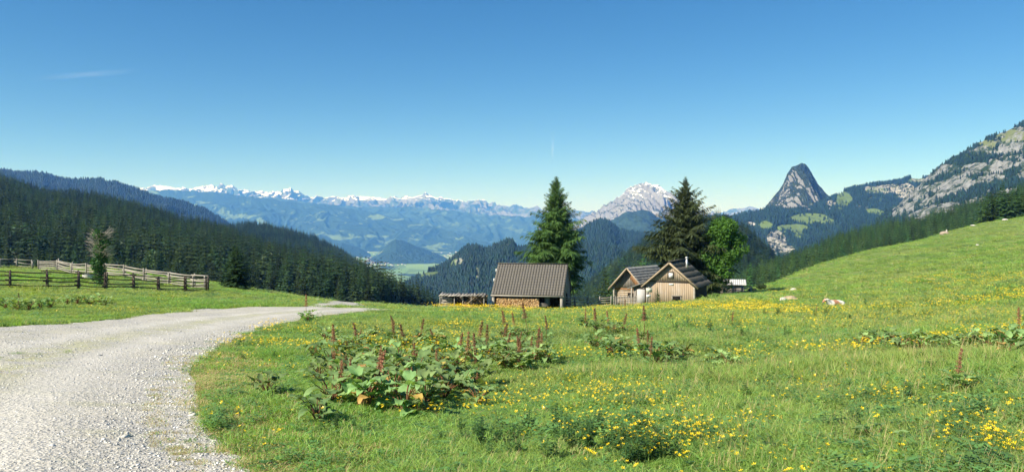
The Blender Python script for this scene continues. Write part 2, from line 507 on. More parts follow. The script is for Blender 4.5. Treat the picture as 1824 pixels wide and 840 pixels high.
# valley floor out to the horizon
VZ = -400.0
def mat_valley():
    m, nt, b = newmat("valley floor fields")
    v = N(nt, "TexVoronoi"); v.inputs["Scale"].default_value = 1.0
    nt.links.new(vscale(nt, (0.0042, 0.0016, 0)), v.inputs["Vector"])
    bw = N(nt, "RGBToBW"); nt.links.new(v.outputs["Color"], bw.inputs[0])
    c = ramp(nt, bw.outputs[0], [(0.2, (0.12, 0.20, 0.05)), (0.45, (0.20, 0.31, 0.08)), (0.6, (0.32, 0.37, 0.15)), (0.8, (0.16, 0.27, 0.07))])
    w = noise(nt, 1.0, 4, 0.6, vscale(nt, (0.0016, 0.0009, 0)))
    c = mix(nt, ramp(nt, w, [(0.54, (0, 0, 0)), (0.58, (1, 1, 1))]), c, (0.03, 0.055, 0.025))
    nt.links.new(c, b.inputs["Base Color"]); return m
MV = mat_valley()
gx = np.linspace(-30000, 30000, 31); gy = np.linspace(-3000, 60000, 33)
X, Y = np.meshgrid(gx, gy); V = np.stack([X, Y, np.full_like(X, VZ)], -1).reshape(-1, 3)
i, j = np.meshgrid(np.arange(32), np.arange(30), indexing='ij'); a = i * 31 + j
lab(mobj("valley_floor", V, np.stack([a, a+1, a+32, a+31], -1).reshape(-1, 4), MV), kind='structure')

# ------------------------------------------------------------------ hills and mountains
def mat_hill(name, forest, meadow=None, mcov=0.6, rock=None, rcov=0.6, snow=None, fs=0.02, ms=0.004, rs=0.01, steep=None, speck=0.25, rstretch=(1, 1, 1), snow_steep=0.35, scover=0.5):
    m, nt, b = newmat(name)
    pos = N(nt, "NewGeometry")
    f = noise(nt, fs, 4, 0.7)
    c = ramp(nt, f, [(0.3, tuple(x * (1 - speck) for x in forest)), (0.7, tuple(x * (1 + speck) for x in forest))])
    if meadow:
        if mcov == 'attr':
            an = N(nt, "Attribute", attribute_name='open')
            k = ramp(nt, an.outputs["Fac"], [(0.0, (0, 0, 0)), (0.04, (1, 1, 1))])
        else:
            g = noise(nt, ms, 5, 0.6, dist=0.4)
            k = ramp(nt, g, [(mcov, (0, 0, 0)), (mcov + 0.025, (1, 1, 1))])
        c = mix(nt, k, c, meadow)
    if rock:
        g = noise(nt, 1.0, 9, 0.72, vscale(nt, tuple(rs * x for x in rstretch)))
        if steep is not None:
            sx = N(nt, "SeparateXYZ"); nt.links.new(pos.outputs["Normal"], sx.inputs[0])
            g = mth(nt, 'ADD', g, mth(nt, 'MULTIPLY', mth(nt, 'SUBTRACT', steep, sx.outputs[2]), 0.8))
        if rcov == 'attr':
            an = N(nt, "Attribute", attribute_name='bare')
            k = ramp(nt, an.outputs["Fac"], [(0.0, (0, 0, 0)), (0.08, (1, 1, 1))])
            k = mix(nt, ramp(nt, noise(nt, 0.03, 5, 0.8), [(0.44, (0, 0, 0)), (0.55, (1, 1, 1))]), (0, 0, 0), k)
        else: k = ramp(nt, g, [(rcov, (0, 0, 0)), (rcov + 0.05, (1, 1, 1))])
        rc = ramp(nt, noise(nt, rs * 6, 6, 0.7), [(0.3, tuple(x * 0.6 for x in rock)), (0.7, tuple(x * 1.25 for x in rock))])
        c = mix(nt, k, c, rc)
    if snow is not None:
        z0, ns = snow
        sx = N(nt, "SeparateXYZ"); nt.links.new(pos.outputs["Position"], sx.inputs[0])
        nz = N(nt, "SeparateXYZ"); nt.links.new(pos.outputs["Normal"], nz.inputs[0])
        g = noise(nt, ns, 8, 0.7)
        hgt = mth(nt, 'MULTIPLY', mth(nt, 'SUBTRACT', sx.outputs[2], z0), 1 / 260.0)
        hgt = mth(nt, 'MINIMUM', hgt, 0.22)
        s = mth(nt, 'ADD', mth(nt, 'ADD', g, hgt), mth(nt, 'MULTIPLY', mth(nt, 'SUBTRACT', nz.outputs[2], 0.7), snow_steep))
        k = ramp(nt, s, [(scover, (0, 0, 0)), (scover + 0.04, (1, 1, 1))])
        c = mix(nt, k, c, (0.86, 0.88, 0.9))
    nt.links.new(c, b.inputs["Base Color"])
    b.inputs["Specular IOR Level"].default_value = 0.05
    b.inputs["Roughness"].default_value = 1.0
    return m

HILLS = {}
MASKS = {}
def blob_mask(x, y, z, spec):
    # patches of open meadow or bare rock lying on a slope: (column, row, half width, half height) round each patch centre, with a ragged outline
    blobs, s, amp, bias, seed = spec
    px = CX + x / y * F; row = HR - z / y * F
    m = np.full(np.shape(x), -9.0)
    for (cx, cy, rx, ry) in blobs:
        m = np.maximum(m, 1 - np.sqrt(((px - cx) / rx) ** 2 + ((row - cy) / ry) ** 2))
    n = fbm(x / s + z / s, y / s * 0.4 + z / s * 0.8, 6, seed, 0.62) - 0.5
    return np.maximum(m, bias) + n * amp
def hill(name, crest, base, mat, nu=400, nv=140, amp=40.0, fu=None, crest_amp=3.0, ease=1.0, back=0.7, seed=0, rib=0.5, label=None, fine=0.0, gully=None, amp_pow=0.0, open_=None, bare=None):
    """a ridge of rock or forest: crest points (column, row, metres), falling to base (metres away, height) in front and behind"""
    cr = np.array(crest, float)
    o = np.argsort(cr[:, 0]); cr = cr[o]
    px = np.linspace(cr[0, 0], cr[-1, 0], nu)
    D = np.interp(px, cr[:, 0], cr[:, 2]); row = np.interp(px, cr[:, 0], cr[:, 1])
    ca = (px - CX) / F
    Zc = -(row - HR) / F * D
    Xc = ca * D
    if callable(base): Db, Zb = base(px)
    else: Db, Zb = np.full(nu, base[0]), np.full(nu, base[1])
    nb = nv // 3
    v = np.concatenate([-np.linspace(back, 0, nb, endpoint=False), np.linspace(0, 1, nv)])
    VV, UU = np.meshgrid(v, np.arange(nu), indexing='ij')
    Df = D[None] + (Db - D)[None] * VV
    e = np.abs(VV); e2 = np.where(VV >= 0, e ** ease, np.clip(e / back, 0, 1))
    Zk = np.minimum(Zb, Zc - 0.3 * (D - Db) * back)
    Z = Zc[None] + np.where(VV >= 0, (Zb - Zc)[None], (Zk - Zc)[None]) * e2
    X = ca[None] * Df
    span = np.median(D) * (px[-1] - px[0]) / F
    s = np.median(np.abs(Zc - Zb)) * 1.2
    f = fu or 1.0 / max(s, 1)
    n1 = fbm(X * f, Df * f, 6, seed + 1, 0.5, ridged=True) - 0.55
    gg = gully or 3.0
    sk = X + Df * 0.25
    n2 = fbm(sk * f * gg + 3 * fbm(X * f * 1.3, Df * f * 1.3, 3, seed + 30), Df * f * 0.6, 5, seed + 7, 0.55, ridged=True) - 0.55
    env = np.clip(e * 5, 0, 1) * np.clip((1 - np.minimum(e, 1)) * 8, 0.15, 1)
    Z = Z + amp * env * np.clip(Df / D[None], 0.15, 1.3)**amp_pow * (n1 * (1 - rib) * 2 + n2 * rib * 2)
    cn = fbm(Xc * f * 9, np.zeros(nu) + seed, 5, seed + 3, 0.6) - 0.5
    Z = Z + crest_amp * cn[None] * 2 * np.exp(-e * 12)
    if fine: Z = Z + fine * (fbm(X * f * 30, Df * f * 30, 3, seed + 12, 0.6) - 0.5) * np.clip(e * 30, 0.2, 1)
    V = np.stack([X, Df, Z], -1)
    nr = len(v)
    i, j = np.meshgrid(np.arange(nr - 1), np.arange(nu - 1), indexing='ij'); a = i * nu + j
    Q = np.stack([a, a + nu, a + nu + 1, a + 1], -1).reshape(-1, 4)
    ob = mobj(name, V.reshape(-1, 3), Q, mat, smooth=True)
    lab(ob, kind='structure')
    for nm, spec in (('open', open_), ('bare', bare)):
        if spec is None: continue
        mv = blob_mask(V[..., 0], V[..., 1], V[..., 2], spec)
        at = ob.data.attributes.new(nm, 'FLOAT', 'POINT'); at.data.foreach_set("value", np.clip(mv, -1, 1).astype(np.float32).ravel())
        MASKS[(label or name, nm)] = spec
    HILLS[label or name] = (V, v, px)
    return ob

FOR = (0.022, 0.042, 0.020)
# the snowy main range far across the valley
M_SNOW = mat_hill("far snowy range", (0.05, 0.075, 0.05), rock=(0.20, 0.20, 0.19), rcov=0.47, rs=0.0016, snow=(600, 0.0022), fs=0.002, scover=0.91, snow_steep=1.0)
hill("snowy_mountains", [(120,352,21000),(210,341,21000),(250,336,21000),(290,331,21000),(330,336,21000),(365,333,21500),(385,330,21500),(396,327,21500),(410,332,21500),(430,338,21500),(470,342,21500),(500,341,21500),(517,335,21500),(535,344,21500),(560,350,22000),(590,353,22000),(610,350,22000),(640,351,22000),(655,349,22000),(680,353,22000),(700,351,22000),(735,352,22000),(758,344,22000),(775,350,22000),(800,356,22000),(830,361,22000),(858,358,22000),(870,366,22500),(900,368,22500),(940,374,23000),(1000,379,23000),(1100,386,23000),(1240,384,23000),(1290,381,23000),(1320,378,23000),(1340,373,23000),(1355,378,23000),(1420,384,23000),(1500,390,23000)],
     (15500, VZ), M_SNOW, nu=900, nv=200, amp=420, crest_amp=95, seed=3, rib=0.6, gully=4)
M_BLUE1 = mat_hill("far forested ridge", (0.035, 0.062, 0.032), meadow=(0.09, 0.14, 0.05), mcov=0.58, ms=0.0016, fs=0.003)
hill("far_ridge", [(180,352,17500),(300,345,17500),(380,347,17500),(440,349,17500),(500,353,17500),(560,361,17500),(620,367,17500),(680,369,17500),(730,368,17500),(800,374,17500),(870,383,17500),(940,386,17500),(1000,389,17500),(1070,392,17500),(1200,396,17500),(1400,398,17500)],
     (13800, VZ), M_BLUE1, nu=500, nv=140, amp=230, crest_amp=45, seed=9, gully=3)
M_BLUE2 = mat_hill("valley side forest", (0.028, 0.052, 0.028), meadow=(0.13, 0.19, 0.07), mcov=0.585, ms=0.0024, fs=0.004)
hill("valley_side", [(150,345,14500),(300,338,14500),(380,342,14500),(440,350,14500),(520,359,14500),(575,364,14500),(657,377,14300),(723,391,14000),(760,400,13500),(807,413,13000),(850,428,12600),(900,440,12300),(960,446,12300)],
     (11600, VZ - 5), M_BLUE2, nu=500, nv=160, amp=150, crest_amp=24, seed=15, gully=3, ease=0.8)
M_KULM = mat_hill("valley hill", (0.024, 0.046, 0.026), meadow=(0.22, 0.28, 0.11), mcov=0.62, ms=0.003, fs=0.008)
hill("valley_hill", [(655,462,9300),(668,455,9300),(682,444,9300),(696,430,9300),(706,426,9300),(720,429,9300),(736,436,9300),(755,443,9300),(775,450,9300),(795,459,9300),(800,463,9300)],
     (8000, VZ - 3), M_KULM, nu=200, nv=90, amp=26, crest_amp=7, seed=18, ease=0.7, rib=0.4)
hill("valley_knoll", [(560,450,10500),(585,437,10500),(610,432,10500),(640,441,10500),(660,452,10500)],
     (9600, VZ - 3), M_KULM, nu=120, nv=50, amp=14, crest_amp=4, seed=19)
# left, blue forested ridge behind the near slope
M_L2 = mat_hill("left back ridge", (0.024, 0.050, 0.026), meadow=(0.085, 0.125, 0.04), mcov=0.585, ms=0.0026, fs=0.03, speck=0.5)
hill("left_ridge", [(-260,290,4200),(-100,300,4200),(0,304,4200),(40,308,4200),(75,309,4200),(100,317,4300),(130,322,4300),(175,320,4300),(205,325,4300),(240,334,4400),(270,347,4400),(300,354,4400),(330,362,4500),(360,371,4500),(385,385,4500),(410,402,4500),(440,425,4500),(480,460,4500)],
     (2600, VZ + 60), M_L2, nu=500, nv=150, amp=70, crest_amp=13, seed=23, label='left_ridge', fine=9)
# left near forest slope, in two swells
M_FOR = mat_hill("forest floor", (0.016, 0.030, 0.012), fs=0.05, speck=0.4)
hill("forest_slope", [(-700,300,1150),(-300,306,1150),(-60,318,1150),(0,324,1150),(30,333,1150),(60,346,1150),(90,352,1150),(130,355,1150),(165,355,1150),(200,365,1150),(250,378,1150),(300,393,1120),(340,404,1080),(380,418,1050),(430,438,1000),(480,458,950),(540,483,900),(600,507,850),(660,530,800),(760,575,760),(830,640,700)],
     (230, -27), M_FOR, nu=420, nv=200, amp=14, crest_amp=3, amp_pow=1.6, seed=31, label='slope_a', ease=0.85)
hill("forest_hill", [(330,425,1700),(380,411,1700),(410,406,1700),(440,402,1700),(470,405,1700),(510,413,1680),(560,428,1650),(600,448,1600),(650,479,1550),(680,500,1500),(720,525,1400),(760,548,1300),(800,575,1300),(860,610,1300)],
     (650, -110), M_FOR, nu=300, nv=120, amp=10, crest_amp=3, amp_pow=1.0, seed=35, label='slope_b', ease=0.9)
# centre forested spur with small crags
M_C1 = mat_hill("centre spur", (0.026, 0.055, 0.024), meadow=(0.11, 0.155, 0.055), mcov='attr', fs=0.05, speck=0.5, rock=(0.30, 0.29, 0.25), rcov='attr', rs=0.011)
hill("centre_spur", [(690,524,2300),(740,497,2300),(760,485,2300),(791,474,2300),(816,454,2250),(834,441,2250),(850,441,2250),(868,446,2250),(890,435,2200),(901,432,2200),(912,433,2200),(921,443,2200),(945,445,2200),(970,442,2250),(1000,440,2300),(1060,436,2300),(1120,450,2300),(1200,470,2300)],
     (900, -235), M_C1, nu=420, nv=180, amp=34, crest_amp=7, seed=41, label='spur', fine=5,
     open_=([(812,470,15,10),(770,490,24,5),(850,490,4,13),(835,462,9,4)], 60, 1.3, -0.35, 141), bare=([(818,464,8,6),(903,438,6,5),(851,488,3,9)], 40, 1.5, -0.5, 142))
M_C2 = mat_hill("second spur", (0.024, 0.052, 0.026), fs=0.03, speck=0.5, rock=(0.34, 0.34, 0.32), rcov=0.72, rs=0.008, steep=0.8)
hill("second_spur", [(900,445,3300),(980,428,3300),(1020,417,3300),(1045,405,3300),(1060,396,3300),(1071,391,3300),(1085,396,3300),(1102,411,3300),(1130,416,3300),(1165,418,3300),(1220,424,3300),(1300,430,3300),(1380,440,3300)],
     (1500, -330), M_C2, nu=420, nv=160, amp=55, crest_amp=8, seed=45, label='spur2', fine=7)
# the pale massif and its forested shoulder
M_GR = mat_hill("pale limestone massif", (0.05, 0.07, 0.05), rock=(0.25, 0.25, 0.25), rcov=0.48, rs=0.004, steep=0.72, snow=(230, 0.012), fs=0.006, scover=0.76, snow_steep=0.5)
hill("limestone_massif", [(960,412,9500),(1010,402,9500),(1040,396,9500),(1059,383,9500),(1080,366,9500),(1099,354,9500),(1117,337,9500),(1133,329,9500),(1145,326,9500),(1161,326,9500),(1173,330,9500),(1185,340,9500),(1201,350,9500),(1213,362,9500),(1232,378,9500),(1262,392,9500),(1320,400,9500)],
     (6600, -250), M_GR, nu=500, nv=220, amp=210, crest_amp=28, seed=51, rib=0.75, gully=6, fine=36)
M_SH = mat_hill("massif shoulder", (0.030, 0.055, 0.032), meadow=(0.10, 0.15, 0.06), mcov=0.62, ms=0.003, rock=(0.36, 0.35, 0.33), rcov=0.70, rs=0.005, fs=0.02, speck=0.5)
hill("massif_shoulder", [(1010,418,6000),(1060,404,6000),(1086,393,6000),(1102,385,6000),(1117,377,6000),(1139,374,6000),(1155,376,6000),(1170,386,6000),(1186,392,6000),(1230,402,6000),(1300,412,6000),(1400,418,6000)],
     (4400, -330), M_SH, nu=300, nv=120, amp=80, crest_amp=12, seed=55, fine=12)
# right: dark wooded hill behind the hut, rock horn, foothills, great right-hand slope
hill("wooded_knoll", [(1020,540,1000),(1060,510,1000),(1100,478,1000),(1150,440,1000),(1210,410,1000),(1257,397,1000),(1288,398,1000),(1312,410,1000),(1331,420,1000),(1343,434,1000),(1359,450,980),(1377,466,960),(1410,492,940),(1450,520,940),(1520,550,940)],
     (420, -70), M_FOR, nu=240, nv=110, amp=8, crest_amp=3, amp_pow=1.5, seed=61, label='knoll', ease=1.0)
M_HORN = mat_hill("rock horn", (0.028, 0.042, 0.024), rock=(0.23, 0.23, 0.225), rcov=0.70, rs=0.012, steep=0.62, rstretch=(1.6, 1.6, 0.5), fs=0.03, speck=0.5)
hill("rock_horn", [(1350,392,4000),(1362,371,4000),(1370,360,4000),(1379,349,4000),(1388,339,4000),(1396,325,4000),(1402,310,4000),(1410,298,4000),(1419,294,4000),(1428,290,4000),(1436,294,4000),(1443,302,4000),(1449,314,4000),(1456,326,4000),(1464,335,4000),(1471,343,4000),(1478,349,4000),(1487,348,4000),(1494,354,4000),(1510,372,4000),(1530,392,4000)],
     (3350, -60), M_HORN, nu=320, nv=220, amp=80, crest_amp=7, seed=65, rib=0.85, gully=6, fine=16, ease=0.85)
M_FT = mat_hill("foothill with alpine meadows", (0.026, 0.048, 0.026), meadow=(0.115, 0.165, 0.055), mcov='attr', fs=0.03, speck=0.5, rock=(0.40, 0.38, 0.34), rcov='attr', rs=0.012)
hill("foothill", [(1180,405,3400),(1240,392,3400),(1262,388,3400),(1300,386,3400),(1331,379,3400),(1350,378,3400),(1370,371,3300),(1400,374,3300),(1450,370,3300),(1495,368,3300),(1540,378,3200),(1600,388,3100),(1660,395,3000),(1750,400,3000)],
     (1700, -190), M_FT, nu=420, nv=180, amp=42, crest_amp=7, seed=71, label='foothill', fine=6,
     open_=([(1364,402,13,10),(1412,406,30,9),(1440,390,36,9),(1470,394,16,5),(1555,379,12,5),(1502,372,14,4),(1424,420,10,6)], 130, 0.85, -0.45, 151),
     bare=([(1383,434,18,22),(1402,447,14,9),(1440,372,6,4),(1474,370,9,4),(1337,398,8,4)], 90, 0.8, -0.5, 152))
M_RM = mat_hill("middle ridge with cliffs", (0.028, 0.050, 0.026), meadow=(0.10, 0.145, 0.05), mcov='attr', fs=0.03, speck=0.5, rock=(0.33, 0.31, 0.26), rcov='attr', rs=0.01)
hill("middle_ridge", [(1440,372,3700),(1475,356,3700),(1494,347,3700),(1520,334,3700),(1545,330,3700),(1572,327,3700),(1600,323,3700),(1622,317,3700),(1642,317,3700),(1670,312,3700),(1720,310,3700),(1900,300,3700)],
     (2750, -60), M_RM, nu=400, nv=160, amp=75, crest_amp=9, seed=75, label='midridge', rib=0.6, fine=10,
     open_=([(1503,356,15,14),(1554,381,18,8),(1635,322,14,5),(1560,340,20,6)], 140, 1.1, -0.4, 161), bare=([(1578,338,40,9),(1612,342,16,14),(1634,320,12,4),(1480,362,9,6)], 90, 1.7, -0.3, 162))
M_RS = mat_hill("great right-hand slope", (0.026, 0.046, 0.022), meadow=(0.13, 0.15, 0.06), mcov='attr', fs=0.05, speck=0.5, rock=(0.225, 0.23, 0.225), rcov='attr', rs=0.015)
hill("right_mountain", [(1560,400,2500),(1590,382,2450),(1604,366,2400),(1620,350,2350),(1640,330,2300),(1660,310,2250),(1700,282,2200),(1740,257,2150),(1780,239,2100),(1824,219,2050),(1900,188,2000),(2000,155,1950),(2200,110,1900),(2500,90,1900)],
     (1150, -40), M_RS, nu=500, nv=220, amp=62, crest_amp=9, seed=81, label='rightslope', rib=0.7, gully=4, fine=12,
     open_=([(1800,240,34,9),(1760,256,18,6)], 80, 1.2, -0.4, 171), bare=([(1612,374,28,24),(1640,352,34,24),(1670,338,40,20),(1655,318,18,12),(1712,330,30,16),(1740,300,34,14),(1765,320,30,14),(1690,300,20,10),(1790,290,30,14),(1815,285,26,12),(1810,240,34,12),(1830,312,24,12),(1800,265,26,8)], 45, 2.3, -0.05, 172))
hill("right_forest_hill", [(1250,540,560),(1330,516,560),(1370,500,570),(1400,486,580),(1450,466,600),(1500,441,620),(1560,426,640),(1620,414,640),(1700,394,640),(1780,368,640),(1824,352,640),(1950,310,640),(2200,250,640)],
     lambda px: (np.interp(px, [1250, 1500, 1824, 2200], [240, 330, 430, 430]), np.interp(px, [1250, 1400, 1600, 1824, 2200], [-34, -30, -22, -8, 20])), M_FOR, nu=300, nv=80, amp=4, crest_amp=2, seed=85, label='rforest', ease=1.0)
def pxof(p): return CX + p[:, 0] / p[:, 1] * F
def rowof(p): return HR - p[:, 2] / p[:, 1] * F
# ------------------------------------------------------------------ trees
def spruce_mesh(H, Rr, whorls, per, sprigs, seed, droop=0.35, low=0.06, irregular=0.15, wid=0.16, power=0.85, hang=0.5, taper_top=0.03, lean=0.0, sat=1.0):
    """needle sprays along drooping branches; returns arrays for the crown (triangles) and branch wood"""
    g = np.random.default_rng(seed)
    V = []; T = []; n = 0
    ts = np.linspace(low, 0.985, whorls)
    tri = np.array([[0,1,2],[1,3,2]])
    side_bias = g.uniform(0, 6.28)
    for t in ts:
        z = t * H
        k = max(3, int(round(per * (0.6 + 0.4 * (1 - t)))))
        a0 = g.uniform(0, 6.28)
        wl = g.uniform(1 - irregular, 1 + irregular)
        for b in range(k):
            az = a0 + 6.283 * b / k + g.normal(0, 0.18)
            env = (min(1.0, (1 - t) / sat) ** power + taper_top) * min(1.0, 0.72 + (t - low) * 3.5)
            L = Rr * env * wl * g.uniform(1 - irregular * 1.6, 1 + irregular)
            if g.random() < irregular * 0.25: L *= 0.55
            if L < 0.025 * Rr: L = 0.025 * Rr
            pitch0 = 0.55 * t ** 1.5 + 0.10 - droop * 0.4 * (1 - t)
            m = max(3, int(sprigs * (0.35 + 0.65 * L / Rr)))
            s = np.linspace(0.12, 1.0, m)
            dh = L * s
            dz = L * (s * math.tan(pitch0) - droop * (1 - t * 0.7) * s ** 1.6 + 0.20 * droop * s ** 5)
            dirx, diry = math.cos(az), math.sin(az)
            px_ = dirx * dh; py_ = diry * dh; pz_ = z + dz
            sl = L * 0.42 * (1.15 - s * 0.8) * g.uniform(0.7, 1.25, m) + 0.05 * Rr * (1 - t) + 0.03 * H / 17
            for sd_ in (-1, 1, 0):
                jit = g.normal(0, 0.16, m)
                ang = az + (sd_ * g.uniform(0.75, 1.15, m) if sd_ else jit) + jit
                ll = sl * (1.0 if sd_ else 0.8)
                tx = np.cos(ang) * ll; ty = np.sin(ang) * ll
                tz = -ll * hang * g.uniform(0.35, 1.25, m) - (0.25 * ll if sd_ == 0 else 0)
                w = wid * (0.5 + 0.7 * (1 - t)) * g.uniform(0.7, 1.3, m)
                wx = -np.sin(ang) * w; wy = np.cos(ang) * w; wz = g.normal(0, 0.35, m) * w
                B = np.stack([px_, py_, pz_], -1); D_ = np.stack([tx, ty, tz], -1); W = np.stack([wx, wy, wz], -1)
                q = np.stack([B, B + D_ * 0.55 + W * 0.8 + [0, 0, 0.04 * Rr * 0.2], B + D_ * 0.5 - W * 0.8, B + D_], 1).reshape(-1, 3)
                V.append(q)
                idx = (np.arange(m) * 4)[:, None, None] + tri[None] + n
                T.append(idx.reshape(-1, 3)); n += 4 * m
    V = np.concatenate(V); T = np.concatenate(T)
    V[:, 0] += lean * V[:, 2]
    return V, T

def spruce_wood(H, Rr, r0, seed, branches=30, low=0.06):
    g = np.random.default_rng(seed + 99); mb = MB()
    mb.tube([(0, 0, -0.6), (0, 0, H * 0.3), (0.03, 0, H * 0.7), (0, 0, H * 0.98)], [r0 * 1.15, r0 * 0.8, r0 * 0.35, 0.02], 8)
    for i in range(branches):
        t = low + (0.9 - low) * i / max(1, branches); az = g.uniform(0, 6.28); L = Rr * (1 - t) * 0.7
        mb.tube([(0, 0, t * H), (math.cos(az) * L, math.sin(az) * L, t * H - 0.12 * L)], [r0 * 0.22 * (1 - t) + 0.015, 0.01], 4, cap=False)
    return mb

M_BARK = simple("spruce bark", (0.11, 0.085, 0.065), 0.35, 6, 0.95)
M_BARK2 = simple("grey bark", (0.17, 0.15, 0.12), 0.35, 8, 0.95)
M_SPR1 = leafmat("fresh spruce needles", (0.066, 0.130, 0.030), 0.22, 0.22, nscale=0.55, hue=0.012)
M_SPR2 = leafmat("old spruce needles", (0.066, 0.088, 0.030), 0.15, 0.2, nscale=0.5, hue=0.012)
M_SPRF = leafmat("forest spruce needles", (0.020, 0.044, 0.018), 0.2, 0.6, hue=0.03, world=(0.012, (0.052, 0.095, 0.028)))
M_SPRR = leafmat("sun-lightened forest needles", (0.055, 0.110, 0.030), 0.2, 0.6, hue=0.03)  # lighter copy of the forest needles, sunlight put into the colour
M_LEAF = leafmat("maple leaves", (0.075, 0.19, 0.025), 0.3, 0.1, nscale=0.5, hue=0.01)
M_IVY = leafmat("ivy leaves", (0.055, 0.13, 0.022), 0.25, 0.2, nscale=2.0)

def tri_obj(name, V, T, mat, parent): return mobj(name, V, [T], mat, parent)

def single_spruce(px, D, top_row, Rr, mat, label, seed, name='spruce_tree', group=None, rz=0.0, **kw):
    g = at_d(px, D); H = -(top_row - HR) / F * D - g.z
    t = empty(name, g, rz)
    V, T = spruce_mesh(H, Rr, seed=seed, **kw)
    tri_obj('crown', V, T, mat, t)
    spruce_wood(H, Rr, 0.018 * H, seed).build('trunk', M_BARK, t)
    lab(t, label, 'tree', group)
    return t, H
# the two tall spruces over the huts
single_spruce(991, 101, 312, 3.5, M_SPR1, "tall fresh green spruce rising behind the barn with the stacked firewood", 5, whorls=66, per=12, sprigs=20, droop=0.5, irregular=0.24, wid=0.085, power=0.95, hang=0.75, sat=0.52, low=0.2, taper_top=0.01)
single_spruce(1221, 113, 313, 4.5, M_SPR2, "tall dark spruce with brownish tips standing behind the gabled wooden hut", 8, whorls=62, per=12, sprigs=22, droop=0.30, irregular=0.36, wid=0.10, power=0.95, hang=0.6, low=0.12, sat=0.56, taper_top=0.0)
single_spruce(421, 78, 434, 1.75, M_SPRF, "small bushy spruce standing alone at the meadow edge beyond the end of the rail fence", 12, whorls=26, per=9, sprigs=10, droop=0.35, irregular=0.15, wid=0.09, power=0.75, hang=0.4, low=0.03)
# extra overhanging sprays of the first spruce's long right-hand limb are part of its crown shape

def clump_tree(centres, n_leaf, leaf, seed, flat=0.75):
    g = np.random.default_rng(seed); V = []; T = []; n = 0
    tri = np.array([[0,1,2],[0,2,3]])
    tot = sum(c[3]**2 for c in centres)
    for (x, y, z, r) in centres:
        m = int(n_leaf * r * r / tot)
        d = g.normal(0, 1, (m, 3)); d /= np.linalg.norm(d, axis=1)[:, None]
        rad = r * g.uniform(0.55, 1.05, m) ** 0.6
        p = d * rad[:, None] * [1, 1, flat] + [x, y, z]
        nrm = d * 0.6 + g.normal(0, 0.5, (m, 3)) + [0, 0, 0.5]; nrm /= np.linalg.norm(nrm, axis=1)[:, None]
        a = np.cross(nrm, g.normal(0, 1, (m, 3))); a /= np.linalg.norm(a, axis=1)[:, None]; b = np.cross(nrm, a)
        s = leaf * g.uniform(0.6, 1.3, m)[:, None]
        q = np.stack([p - a*s, p - b*s*0.7 + nrm*s*0.2, p + a*s, p + b*s*0.7 + nrm*s*0.2], 1).reshape(-1, 3)
        V.append(q); T.append(((np.arange(m)*4)[:, None, None] + tri[None] + n).reshape(-1, 3)); n += 4*m
    return np.concatenate(V), np.concatenate(T)

def broadleaf(px, D, top_row, width, label, seed, trunk_px=None, mat=None, nclump=34, leaves=11000, leaf=0.16, low=0.22):
    g0 = at_d(trunk_px or px, D); H = -(top_row - HR) / F * D - g0.z
    off = (px - (trunk_px or px)) / F * D
    g = np.random.default_rng(seed); t = empty('broadleaf_tree', g0)
    cs = []
    W = width / 2
    for i in range(nclump):
        u = g.uniform(0, 1) ** 0.8; z = H * (low + (0.97 - low) * u)
        k = math.sin(math.pi * min(1, (0.12 + 0.86 * u))) ** 0.6
        az = g.uniform(0, 6.28); rad = W * k * g.uniform(0.25, 0.85)
        cs.append((off * min(1, u * 2) + math.cos(az) * rad, math.sin(az) * rad, z - 0.3, g.uniform(0.6, 1.15) * W * 0.36))
    V, T = clump_tree(cs, leaves, leaf, seed)
    tri_obj('crown', V, T, mat or M_LEAF, t)
    mb = MB(); mb.tube([(0, 0, -0.5), (0.05, 0, H*0.2), (off*0.4, 0.1, H*0.42), (off, 0, H*0.8)], [0.035*H, 0.027*H, 0.018*H, 0.05], 10)
    for c in cs[::2]:
        z0 = H * 0.2 + 0.45 * max(0.2, c[2] - H * 0.2)
        mb.tube([(off*0.3, 0, z0), ((c[0]+off)*0.5, c[1]*0.5, (z0 + c[2])/2 + 0.1), (c[0], c[1], c[2])], [0.09, 0.055, 0.02], 5)
    mb.build('trunk', M_BARK2, t)
    lab(t, label, 'tree'); return t
broadleaf(1288, 111, 392, 8.0, "round leafy broadleaf tree standing right of the gabled hut", 3, trunk_px=1279, nclump=64, leaves=22000, leaf=0.15, low=0.16)

